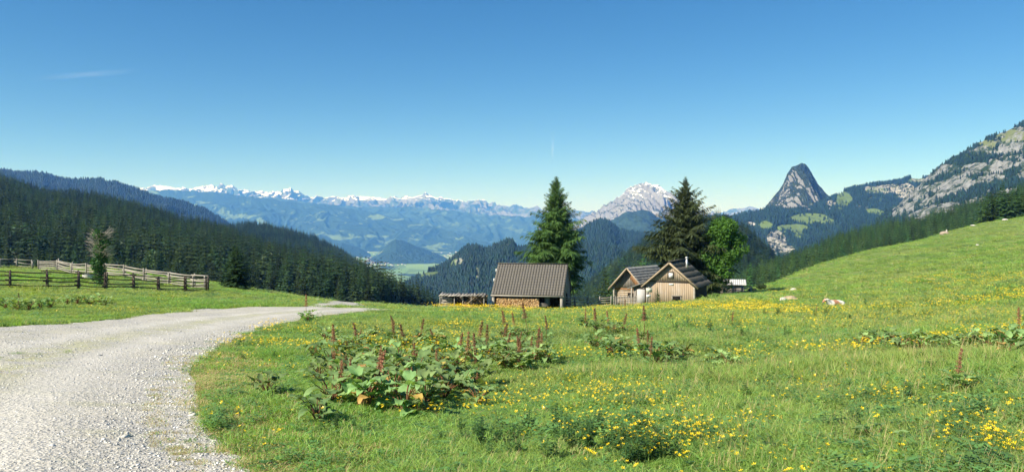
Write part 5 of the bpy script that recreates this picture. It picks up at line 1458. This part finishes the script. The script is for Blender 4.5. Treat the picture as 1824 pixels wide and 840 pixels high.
SM = [simple("white gravel stone", (0.66, 0.65, 0.62), 0.1, 9, rnd=0.3), simple("grey gravel stone", (0.40, 0.40, 0.39), 0.15, 9, rnd=0.4), simple("cream gravel stone", (0.60, 0.57, 0.49), 0.1, 9, rnd=0.25)]
rot = np.stack([g.normal(0, 0.3, len(x)), g.normal(0, 0.3, len(x)), g.uniform(0, 6.28, len(x))], -1)
scatter('gravel', [stone_tpl(i) for i in range(6)], np.stack([x, y, z], -1), g.integers(0, 6, len(x)), rot, np.stack([s, s*g.uniform(0.6, 1, len(x)), s*0.9], -1), SM, "loose white and grey stones lying on the gravel track", 'gravel')
for i, (px, row, s_) in enumerate([(177,634,.05),(277,712,.035),(345,741,.055),(217,651,.03),(222,779,.05),(93,795,.035),(268,637,.035),(186,745,.03),(340,737,.04)]):
    p = hit(px, row); gg = np.random.default_rng(i + 900)
    V, T, _ = stone_tpl(i)
    o = mobj('stone', V*[s_*1.2, s_*0.9, s_*0.8], T, SM[1] if i in (0, 3, 5) else SM[2]); o.location = (p.x, p.y, p.z + s_*0.2); o.rotation_euler = (0, 0, gg.uniform(0, 6))
    lab(o, "fist-sized stone lying proud of the gravel in the open track", 'stone', "larger stones on the track")

# buttercups
M_YEL = simple("buttercup yellow", (0.85, 0.60, 0.008), 0.08, 20, rough=0.35, spec=0.5)
M_STEM = leafmat("flower stem", (0.08, 0.15, 0.03), 0.2, 0.2)
def blossom(r, seed, c=(0, 0, 0), tilt=(0, 0)):
    g = np.random.default_rng(seed); V = []; T = []
    for k in range(5):
        a = k*1.2566 + g.uniform(-.1, .1); w = 0.72
        n0 = len(V)
        for (rr_, da, z) in ((0.12, 0, 0), (0.7, -w*0.5, 0.22), (0.98, -0.12, 0.36), (0.98, 0.12, 0.36), (0.7, w*0.5, 0.22)):
            V.append([math.cos(a+da)*rr_*r, math.sin(a+da)*rr_*r, z*r])
        T += [[n0, n0+1, n0+2], [n0, n0+2, n0+3], [n0, n0+3, n0+4]]
    V = np.array(V); M_ = np.array(Euler((tilt[0], tilt[1], 0)).to_matrix()); V = V @ M_.T + np.array(c)
    return V, np.array(T)
def flower_points(n, d0, d1, seed, spots, frac, thr=0.52, sc=3.0, u0=-0.66):
    g = np.random.default_rng(seed); out = []
    tot = sum(s[4] for s in spots)
    for (px, row, sx, sy, wt) in spots:
        m = int(n*frac*wt/tot)
        for a, b in zip(g.normal(px, sx, m), g.normal(row, sy, m)):
            if b > 838 or a < 380: continue
            p = hit(a, b)
            if d0 < p.y < d1: out.append((p.x, p.y, p.z))
    m = int(n*(1-frac)*3.2); x, y, _ = meadow_points(m, d0, d1, seed + 1, u0=u0)
    f = fbm(x/sc, y/sc, 4, 171) + np.clip(x/y, -0.4, 0.3)*0.12
    k = (f > thr) & ~on_road(x, y, 0.5); x, y = x[k], y[k]
    z = ground(x, y); out += list(zip(x, y, z)); return np.array(out)
SPOTS = [(1060,716,40,12,9),(1120,700,45,8,6),(1190,738,50,8,5),(1010,690,30,10,2),(1180,800,50,14,7),(1250,790,20,8,2),(1330,775,20,8,2),(880,735,25,10,2.5),(740,735,40,14,2),(930,725,20,8,1.5),
         (1300,645,60,12,4),(1440,700,50,14,4),(1580,720,40,10,3),(1730,800,50,22,5),(1790,825,30,10,3),(1650,590,60,8,3),(1760,600,60,12,2.5),(1500,650,60,14,3.5),(1250,600,120,14,4),(1400,600,90,14,4),(1150,760,140,24,4),(1640,760,80,30,3),(430,640,20,8,0.6),(540,640,50,20,1.0),(620,600,60,10,1.4)]
fp = flower_points(1350, 4.8, 17, 201, SPOTS, 0.7, thr=0.60)
fp = fp[np.argsort(fp[:, 1])]
protos = []
for v_ in range(8):
    g = np.random.default_rng(500 + v_); h = g.uniform(0.16, 0.27); nf = int(g.integers(2, 5)); mb = MB(); heads = []
    for k in range(nf):
        a = g.uniform(0, 6.28); r = g.uniform(0.01, 0.07); hh = h*g.uniform(0.75, 1.1)
        c = (math.cos(a)*r, math.sin(a)*r, hh); mb.tube([(0,0,-0.02), (c[0]*0.3, c[1]*0.3, hh*0.55), c], [0.0022, 0.0018, 0.0012], 3, cap=False); heads.append(c)
    for k in range(5):
        a = g.uniform(0, 6.28); c = np.array([math.cos(a)*0.02, math.sin(a)*0.02, h*g.uniform(0.1, 0.5)]); d = np.array([math.cos(a), math.sin(a), 0.35])*0.05; s_ = np.array([-math.sin(a), math.cos(a), 0])*0.013
        mb.add([c, c+d*0.5+s_, c+d, c+d*0.5-s_], None, [[0,1,2],[0,2,3]])
    V, fs = mb.arrays(); sm = npmesh('stem', V, fs, M_STEM)
    bl = []
    for k, c in enumerate(heads):
        V, T = blossom(0.0185, v_*10 + k, (0, 0, 0), (g.normal(0.25, 0.25), g.normal(0, 0.25))); bl.append((npmesh('blossom', V, [T], M_YEL), c))
    protos.append((sm, bl))
for p in fp[:280]:
    sm, bl = protos[rng.integers(0, 8)]
    t = bpy.data.objects.new('buttercup', None); t.empty_display_size = 0.05; link(t); t.location = p; t.rotation_euler = (0, 0, rng.uniform(0, 6.28)); s_ = rng.uniform(0.7, 1.05); t.scale = (s_, s_, s_)
    link(bpy.data.objects.new('stem', sm), t)
    for m_, c in bl:
        o = link(bpy.data.objects.new('blossom', m_), t); o.location = c
    lab(t, "yellow buttercup on a thin green stem in the foreground grass", 'buttercup', "buttercups in the foreground grass")
def flower_cluster(n, rad, r, h, seed):
    g = np.random.default_rng(seed); V = []; T = []; M_ = []; c0 = 0
    for i in range(n):
        a = g.uniform(0, 6.28); q = rad*math.sqrt(g.random()); c = (math.cos(a)*q, math.sin(a)*q, h*g.uniform(0.7, 1.15))
        v, t = blossom(r, seed*50 + i, c, (g.normal(0.3, 0.3), g.normal(0, 0.3)))
        V.append(v); T.append(t + c0); c0 += len(v); M_.append(np.zeros(len(t), int))
        s_ = np.array([[c[0]-0.002, c[1], 0], [c[0]+0.002, c[1], 0], [c[0], c[1], c[2]]]); V.append(s_); T.append(np.array([[c0, c0+1, c0+2]])); c0 += 3; M_.append(np.ones(1, int))
    return (np.concatenate(V), [np.concatenate(T)], np.concatenate(M_))
def flower_mass(name, pts, tpls, seed, smin, smax, label):
    g = np.random.default_rng(seed); n = len(pts); rot = np.zeros((n, 3)); rot[:, 2] = g.uniform(0, 6.28, n)
    return scatter(name, tpls, pts, g.integers(0, len(tpls), n), rot, g.uniform(smin, smax, n), [M_YEL, M_STEM], label, 'flowers')
flower_mass('buttercup_carpet', fp[280:], [flower_cluster(2, 0.06, 0.0185, 0.2, i + 1) for i in range(5)], 301, 0.75, 1.1, "buttercups scattered farther back in the foreground grass")
FSP = [(1250,560,120,9,8),(1330,548,60,6,7),(1210,548,60,5,6),(1400,570,80,12,5),(1130,556,60,8,3),(1290,575,80,10,5),(1480,575,50,10,3),(1660,570,80,14,4),(1740,545,80,18,4),(1560,560,80,14,4),(900,560,60,6,2),(830,548,25,3,2),(700,600,90,14,2),(860,585,60,10,2),(1600,530,120,15,3),(960,550,60,4,2)]
f2 = flower_points(3600, 16, 48, 211, FSP, 0.6, thr=0.60, sc=4)
flower_mass('buttercup_carpet', f2, [flower_cluster(6, 0.22, 0.022, 0.22, i + 20) for i in range(4)], 302, 0.8, 1.3, "yellow buttercup patches across the middle of the pasture")
f3 = flower_points(4200, 46, 150, 221, FSP, 0.6, thr=0.58, sc=9, u0=-0.1)
flower_mass('buttercup_carpet', f3, [flower_cluster(10, 0.6, 0.034, 0.24, i + 40) for i in range(4)], 303, 0.8, 1.35, "yellow haze of buttercups on the pasture in front of and beside the huts")

# ------------------------------------------------------------------ broad-leaved dock plants with rusty seed spikes
M_DOCK = leafmat("dock leaf", (0.25, 0.38, 0.14), 0.34, 0.35, hue=0.02, rough=0.5, spec=0.3, nscale=4.0)
M_DOCKY = leafmat("yellowing dock leaf", (0.50, 0.36, 0.10), 0.25, 0.2)
M_RUST = leafmat("rusty seed spike", (0.30, 0.155, 0.080), 0.1, 0.3, nscale=14.0, hue=0.015)
M_REDST = simple("reddish stem", (0.20, 0.10, 0.05), 0.3, 9)
def leaf_into(mb, base, az, L, W, pitch, droop, g, nu=7, nv=5):
    u = np.linspace(0, 1, nu); v = np.linspace(-1, 1, nv); U, Vv = np.meshgrid(u, v, indexing='ij')
    wprof = np.sin(np.clip(U*1.0, 0, 1)**0.55*math.pi)**0.75*(1 - 0.25*U); wprof[0] = 0.35; wprof[-1] = 0.02
    s = Vv*wprof*W*0.5; back = np.where(U < 0.01, -0.12*L*np.abs(Vv), 0)
    along = U*L + back
    ang = pitch - droop*U; cx = np.cumsum(np.concatenate([[0], np.cos(pitch - droop*u[:-1])]))*L/(nu-1); cz = np.cumsum(np.concatenate([[0], np.sin(pitch - droop*u[:-1])]))*L/(nu-1)
    X = cx[:, None] + back; Z = cz[:, None] + 0.28*np.abs(s) + g.normal(0, 0.06*W, U.shape)*np.abs(Vv) + 0.06*W*np.sin(U*15 + Vv*3 + W*200)
    ca, sa_ = math.cos(az), math.sin(az)
    P_ = np.stack([base[0] + X*ca - s*sa_, base[1] + X*sa_ + s*ca, base[2] + Z], -1).reshape(-1, 3)
    i, j = np.meshgrid(np.arange(nu-1), np.arange(nv-1), indexing='ij'); a = i*nv + j
    mb.add(P_, np.stack([a, a+nv, a+nv+1, a+1], -1).reshape(-1, 4))
def dock_leaves(seed, n=13, size=0.165, spread=0.2, h=0.27):
    g = np.random.default_rng(seed); mb = MB(); st_ = MB(); ye = MB(); ny = 0
    for i in range(n):
        az = g.uniform(0, 6.28); r = spread*g.uniform(0.2, 1.0); hh = h*g.uniform(0.25, 1.15)
        b = (math.cos(az)*r, math.sin(az)*r, hh); st_.tube([(0, 0, 0), (b[0]*0.5, b[1]*0.5, hh*0.75), b], [0.006, 0.005, 0.004], 4, cap=False)
        L = size*g.uniform(0.65, 1.2); tgt = mb
        if g.random() < 0.07: tgt = ye; ny += 1
        leaf_into(tgt, b, az + g.normal(0, 0.5), L, L*g.uniform(0.62, 0.85), g.uniform(0.1, 1.0), g.uniform(0.5, 1.6), g)
    V, fs = mb.arrays(); a = npmesh('leaves', V, fs, M_DOCK, smooth=True)
    V, fs = st_.arrays(); b_ = npmesh('stalks', V, fs, M_REDST)
    y = None
    if ny: V, fs = ye.arrays(); y = npmesh('withered_leaf', V, fs, M_DOCKY, smooth=True)
    return a, b_, y
def spike_mesh(seed, H=0.62, frac=0.5, r=0.042):
    g = np.random.default_rng(seed); mb = MB()
    ln = g.normal(0, 0.06, 2); tip = np.array([ln[0], ln[1], H]); mb.tube([(0, 0, 0), tip*[0.4, 0.4, 0.5], tip], [0.0065, 0.005, 0.002], 5)
    V, fs = mb.arrays(); st_ = npmesh('spike_stem', V, fs, M_REDST)
    V = []; T = []
    for i in range(620):
        t = 1 - frac*g.random()**0.9; t = t + 0.018*math.sin(t*70 + seed); c = tip*t; c = c*[t, t, 1]; rr_ = r*(1.15 - 0.75*(t-(1-frac))/frac)*g.uniform(0.2, 1.1)*(0.55 + 0.6*abs(math.sin(t*31 + seed)))
        a = g.uniform(0, 6.28); c = c + [math.cos(a)*rr_, math.sin(a)*rr_, g.normal(0, 0.008)]
        d = g.normal(0, 1, (3, 3)); d = d/np.linalg.norm(d, axis=1)[:, None]*0.0115; n0 = len(V); V += list(c + d); T.append([n0, n0+1, n0+2])
    return st_, npmesh('seeds', np.array(V), [np.array(T)], M_RUST)
DL = [dock_leaves(700 + i, n=int(20 + i % 4*3)) for i in range(7)]; DS = [spike_mesh(800 + i, H=0.55 + 0.05*(i % 4), frac=0.42 + 0.05*(i % 3)) for i in range(6)]
def dock(px, row, sc, spikes, label, group, g, lean=None, spike_scale=1.0):
    p = hit(px, row); t = bpy.data.objects.new('dock_plant', None); t.empty_display_size = 0.1; link(t); t.location = (p.x, p.y, p.z); t.rotation_euler = (0, 0, g.uniform(0, 6.28)); t.scale = (sc, sc, sc)
    a, b_, y = DL[g.integers(0, len(DL))]
    link(bpy.data.objects.new('leaves', a), t); link(bpy.data.objects.new('stalks', b_), t)
    if y is not None and g.random() < 0.6: link(bpy.data.objects.new('withered_leaf', y), t)
    for k in range(spikes):
        s1, s2 = DS[g.integers(0, len(DS))]; o = link(bpy.data.objects.new('seed_spike', s1), t)
        o.location = (g.normal(0, 0.06), g.normal(0, 0.06), 0); o.rotation_euler = (g.normal(0, lean or 0.14), g.normal(0, lean or 0.14), g.uniform(0, 6.28)); o.scale = (spike_scale*g.uniform(0.65, 1.05),)*3
        link(bpy.data.objects.new('seeds', s2), o)
    lab(t, label, 'dock plant', group); return t
g = np.random.default_rng(77)
BIG = "broad-leaved dock plant in the large patch beside the bend of the track"
LST = [(590,655,1.1,1),(605,690,1,2),(590,728,1,1),(625,715,1,1),(652,735,1.1,0),(640,700,1.1,0),(672,690,1.1,1),(668,722,1,1),(700,712,1.2,0),(700,672,1,0),(722,742,1.1,0),(738,700,1.2,0),(742,660,1.1,0),(690,648,1,0),(725,632,1,1),(660,650,1,0),
       (770,690,1,1),(760,730,1,0),(792,712,1,0),(800,672,1,1),(826,700,0.9,0),(778,640,1,0),(752,612,0.9,1),(706,618,0.9,1),(812,640,1,1),(846,655,1,1),(848,690,0.9,0),(850,722,0.7,0),(650,612,0.9,0),(672,600,0.8,0),(580,610,1.0,0),(600,625,1.0,1),(560,640,0.8,0)]
gx_ = np.random.default_rng(404)
for _ in range(34):
    cx, cy, sx, sy = [(690,690,50,26),(740,660,55,24),(800,660,40,24),(640,640,40,20),(900,640,34,12)][gx_.integers(0, 5)]
    LST.append((gx_.normal(cx, sx), gx_.normal(cy, sy), gx_.uniform(0.6, 1.05), int(gx_.random() < 0.2)))
for px, row, s_, k in LST: dock(px, row, s_*1.25, k, BIG, "dock plants in the patch by the bend", g)
for px, row, s_, k in [(870,640,1,1),(890,625,1,1),(905,645,1.1,1),(930,648,1,2),(948,655,1.1,1),(962,648,1,1),(975,655,0.9,0),(895,662,0.9,0),(925,665,0.9,0)]:
    dock(px, row, s_*1.3, k, "broad-leaved dock plant under the thick group of rusty spikes right of the big patch", "dock plants under the rusty spikes", g)
for px, row, s_, k in [(1045,588,1.1,1),(1068,596,1.2,1),(1088,600,1.1,0),(1112,598,1.0,1),(1060,625,1.1,0),(1085,640,1.1,0),(1110,628,1.0,0),(1150,640,1.1,2),(1172,655,1.1,1),(1195,648,1.1,0),(1215,640,0.9,0)]:
    dock(px, row, s_*1.25, k, "dock plant in the loose group in mid-pasture below the grey-roofed hut", "dock plants in mid-pasture", g, spike_scale=1.1)
for px, row, s_, k in [(1280,650,0.9,0),(1295,658,0.9,0),(1265,652,0.7,0)]: dock(px, row, s_*1.1, k, "small dock plant among the flowers in mid-pasture, without a spike", "small dock plants among flowers", g)
for px, row, s_, k in [(1535,622,1,0),(1552,618,1.1,0),(1572,622,1,0),(1592,615,1,0),(1605,628,1.1,0),(1625,620,1,0),(1640,630,1,0),(1658,622,0.9,0),(1690,632,1,0),(1712,628,1,0),(1735,622,1.1,0),(1760,630,1,0),(1780,622,1.1,0),(1800,618,1.1,0),(1815,635,1.2,1),(1800,650,1.1,0),(1820,608,1.1,1),(1835,625,1.2,0)]:
    dock(px, row, s_*1.15, k, "dock plant in the long leafy band at the right of the pasture", "dock plants in the right-hand band", g)
dock(548, 574, 1.35, 1, "solitary dark dock plant at the tip of the grass by the track", None, g, lean=0.05, spike_scale=1.5)
dock(1712, 705, 0.8, 1, "dock with a single tall rusty spike in the lower right grass", None, g, lean=0.03, spike_scale=1.5)
dock(1560, 806, 0.7, 0, "dock with a yellowed leaf low in the grass near the bottom right", None, g)
dock(565, 757, 0.9, 0, "low dock rosette in short turf just below the big patch", None, g)
dock(475, 705, 0.8, 0, "small sprawling dock left of the big patch on short turf", None, g)
dock(1452, 560, 1.2, 1, "slim dock with a leaning rusty spike left of the patched cow", None, g, lean=0.3)
dock(35, 545, 1.2, 1, "dock with a red spike in the left meadow below the dark fence", None, g)
for px, row, s_, k in [(10,551,1.3,0),(32,554,1.3,0),(52,553,1.3,0),(72,550,1.3,0),(90,549,1.3,0)]: dock(px, row, s_*1.1, k, "low dock in the dark leafy band on the left meadow above the track", "dock plants in the left band", g)
for px, row, s_, k in [(120,544,1.2,0),(138,541,1.2,0),(160,543,1.4,0),(178,540,1.3,0),(186,545,1.2,0)]: dock(px, row, s_*1.1, k, "pale-leaved dock on the left meadow between the dark fence and the track", "dock plants below the fence", g)
# free-standing spikes behind the patches
for px, row, sc_ in [(850,632,1.3),(895,602,1.4),(917,600,1.5),(940,606,1.5),(975,610,1.1),(707,602,1.2),(1090,590,1.2),(1113,560,1.0),(1302,585,1.0),(1147,610,1.3)]:
    dock(px, row, 0.7*sc_, 1, "thin-leaved dock whose rusty seed spike stands above the other plants of mid-pasture", "tall rusty dock spikes", g, lean=0.08, spike_scale=1.7)

# dark upright weeds (nettle and thistle)
M_WEED = leafmat("dark weed leaf", (0.070, 0.145, 0.045), 0.25, 0.25, hue=0.015, rough=0.5)
def weed_mesh(seed, stems=5, H=0.34):
    g = np.random.default_rng(seed); st_ = MB(); V = []; T = []
    for s_ in range(stems):
        a0 = g.uniform(0, 6.28); r = g.uniform(0, 0.08); h = H*g.uniform(0.65, 1.1); b = np.array([math.cos(a0)*r, math.sin(a0)*r, 0]); tp_ = b*1.8 + [0, 0, h]
        st_.tube([b, (b+tp_)/2, tp_], [0.004, 0.003, 0.002], 4, cap=False)
        for k in range(9):
            t = 0.2 + 0.8*k/8; c = b + (tp_-b)*t; L = 0.085*(1.15-0.65*t)*g.uniform(0.8, 1.2)
            for m_ in range(3):
                a = g.uniform(0, 6.28); d = np.array([math.cos(a), math.sin(a), g.uniform(-0.2, 0.7)]); q = np.array([-math.sin(a), math.cos(a), g.uniform(-.3, .3)])*L*0.2
                n0 = len(V); V += [c, c + d*L*0.45 + q, c + d*L - [0, 0, 0.2*L], c + d*L*0.45 - q]; T += [[n0, n0+1, n0+2], [n0, n0+2, n0+3]]
    Vs, fs = st_.arrays()
    return npmesh('foliage', np.array(V), [np.array(T)], M_WEED), npmesh('stems', Vs, fs, M_STEM)
WM = [weed_mesh(900 + i) for i in range(6)]
g = np.random.default_rng(91)
def weeds(spots, n, label, group, s0, s1):
    for i in range(n):
        cx, cy, sx, sy = spots[g.integers(0, len(spots))]; px, row = g.normal(cx, sx), min(834, g.normal(cy, sy)); p = hit(px, row)
        if on_road(np.array([p.x]), np.array([p.y]))[0]: continue
        t = bpy.data.objects.new('tall_weed', None); t.empty_display_size = 0.1; link(t); t.location = p; t.rotation_euler = (0, 0, g.uniform(0, 6.28)); s_ = g.uniform(s0, s1); t.scale = (s_,)*3
        f_, st_ = WM[g.integers(0, 6)]; link(bpy.data.objects.new('foliage', f_), t); link(bpy.data.objects.new('stems', st_), t)
        lab(t, label, 'weed', group)
weeds([(1080,775,60,16),(1050,800,50,12),(960,800,40,14),(1150,815,40,10),(890,790,30,14)], 48, "dark leafy weed in the rank growth below the densest buttercups", "weeds in the lower middle", 0.45, 0.8)
weeds([(1250,690,50,16),(1320,700,60,16),(1210,670,30,8),(1600,700,60,20),(1730,760,50,26),(1480,770,60,26),(1640,800,60,20)], 60, "dark leafy weed among buttercups on the right half of the near pasture", "weeds in the right foreground", 0.4, 0.8)
weeds([(1190,575,50,8),(1420,560,50,10),(1350,610,60,12),(1520,560,60,10),(1700,540,90,16)], 34, "dark upright weed on the pasture below the gabled hut and boulders", "weeds below the huts", 0.9, 1.7)
weeds([(440,600,40,10),(620,770,50,20),(820,770,40,16),(500,640,40,16)], 16, "short dark weed in the low turf around the dock patch", "weeds in the low turf", 0.35, 0.55)

# ------------------------------------------------------------------ village far down in the valley
def house_mesh(seed):
    g = np.random.default_rng(seed); w, l, h, r = g.uniform(6, 9), g.uniform(8, 14), g.uniform(6, 9), g.uniform(3, 5); mb = MB()
    mb.box((0, 0, h/2), (w*2, l*2, h))
    V, fs = mb.arrays(); a = npmesh('walls', V, fs, M_WHITE)
    mb = MB(); e = 1.2; V = [[-w-e,-l-e,h],[w+e,-l-e,h],[w+e,l+e,h],[-w-e,l+e,h],[0,-l-e,h+r],[0,l+e,h+r]]
    mb.add(V, [[0,4,5,3],[1,2,5,4],[0,3,2,1]], [[0,1,4],[2,3,5]]); V, fs = mb.arrays()
    return a, npmesh('roof', V, fs, M_VR)
M_VR = simple("village roof", (0.20, 0.12, 0.09), 0.3, 0.2)
HM = [house_mesh(i) for i in range(5)]; g = np.random.default_rng(55)
def houses(n, spots, label, group):
    for i in range(n):
        cx, cy, sx, sy = spots[g.integers(0, len(spots))]; px, row = g.normal(cx, sx), np.clip(g.normal(cy, sy), 446.5, 497); D = -VZ*F/(row - HR)
        t = bpy.data.objects.new('village_house', None); link(t); t.location = ((px-CX)/F*D, D, VZ); t.rotation_euler = (0, 0, g.uniform(0, 3.14)); t.empty_display_size = 5
        a, b = HM[g.integers(0, 5)]; link(bpy.data.objects.new('walls', a), t); link(bpy.data.objects.new('roof', b), t); lab(t, label, 'house', group)
houses(120, [(645,456,16,6),(660,463,12,5),(628,450,14,3),(668,468,10,3)], "tiny white house in the small town at the left foot of the wooded valley hill", "houses of the valley town")
houses(60, [(710,466,22,2.5),(735,463,18,2),(690,470,14,2)], "tiny pale house on the near side of the wooded valley hill", "houses below the valley hill")
houses(35, [(820,449,26,1.5),(790,456,14,2),(590,448,14,1.5)], "tiny pale farmhouse scattered on the far valley floor", "scattered valley farmhouses")

# thin streaks high in the sky
def cloudmat(a):
    m = bpy.data.materials.new("thin ice cloud"); m.use_nodes = True; nt = m.node_tree; b = nt.nodes["Principled BSDF"]
    b.inputs["Base Color"].default_value = (1, 1, 1, 1); b.inputs["Roughness"].default_value = 1; b.inputs["Transmission Weight"].default_value = 0.0
    v = N(nt, "TexCoord").outputs["Generated"]; f = noise(nt, 5, 6, 0.65, vscale(nt, (0.6, 3, 1), v))
    gr = N(nt, "TexGradient", gradient_type='SPHERICAL'); mp = N(nt, "VectorMath", operation='MULTIPLY_ADD'); mp.inputs[1].default_value = (2, 2, 0); mp.inputs[2].default_value = (-1, -1, 0)
    nt.links.new(v, mp.inputs[0]); nt.links.new(mp.outputs[0], gr.inputs[0])
    al = mth(nt, 'MULTIPLY', mth(nt, 'MULTIPLY', ramp(nt, f, [(0.35, (0, 0, 0)), (0.7, (1, 1, 1))]), gr.outputs["Fac"]), a)
    tr = N(nt, "BsdfTransparent"); tl = N(nt, "BsdfTranslucent"); ms = N(nt, "MixShader")
    nt.links.new(al, ms.inputs[0]); nt.links.new(tr.outputs[0], ms.inputs[1]); nt.links.new(tl.outputs[0], ms.inputs[2])
    tl.inputs[0].default_value = (1, 1, 1, 1); nt.links.new(ms.outputs[0], nt.nodes["Material Output"].inputs[0]); return m
def streak(px0, r0, px1, r1, D0, D1, w, a, name='cloud', label=None):
    A = P(px0, r0, D0); B = P(px1, r1, D1); d = (B - A); d.z = 0; d.normalize(); n = Vector((-d.y, d.x, 0))*w
    V = [A - n, B - n, B + n, A + n]
    lo = [v - Vector((0, 0, 60)) for v in V]  # a thin layer
    o = mobj(name, [tuple(v) for v in V + lo], np.array([[0,1,2,3],[7,6,5,4],[0,4,5,1],[1,5,6,2],[2,6,7,3],[3,7,4,0]]), cloudmat(a)); lab(o, label, 'cloud', kind='stuff')
streak(985, 205, 984, 300, 43000, 84000, 90, 0.10, 'vapour_trail', "faint short vapour trail above the tall fresh green spruce")
streak(40, 140, 260, 124, 32000, 34000, 500, 0.055, 'cloud', "thin streak of high cloud in the upper left sky")
# ------------------------------------------------------------------ haze: the air between here and the far ranges
hz = MB().box((0, 18000, 350), (36000, 43000, 1510))
m = bpy.data.materials.new("haze air"); m.use_nodes = True
nt = m.node_tree; nt.nodes.remove(nt.nodes["Principled BSDF"])
pv = nt.nodes.new("ShaderNodeVolumePrincipled")
pv.inputs["Color"].default_value = (0.095, 0.29, 0.84, 1)
pv.inputs["Absorption Color"].default_value = (1, 1, 1, 1)
pv.inputs["Density"].default_value = HAZE
pv.inputs["Anisotropy"].default_value = 0.0
nt.links.new(pv.outputs[0], nt.nodes["Material Output"].inputs["Volume"])
lab(hz.build("haze", m), kind='stuff')
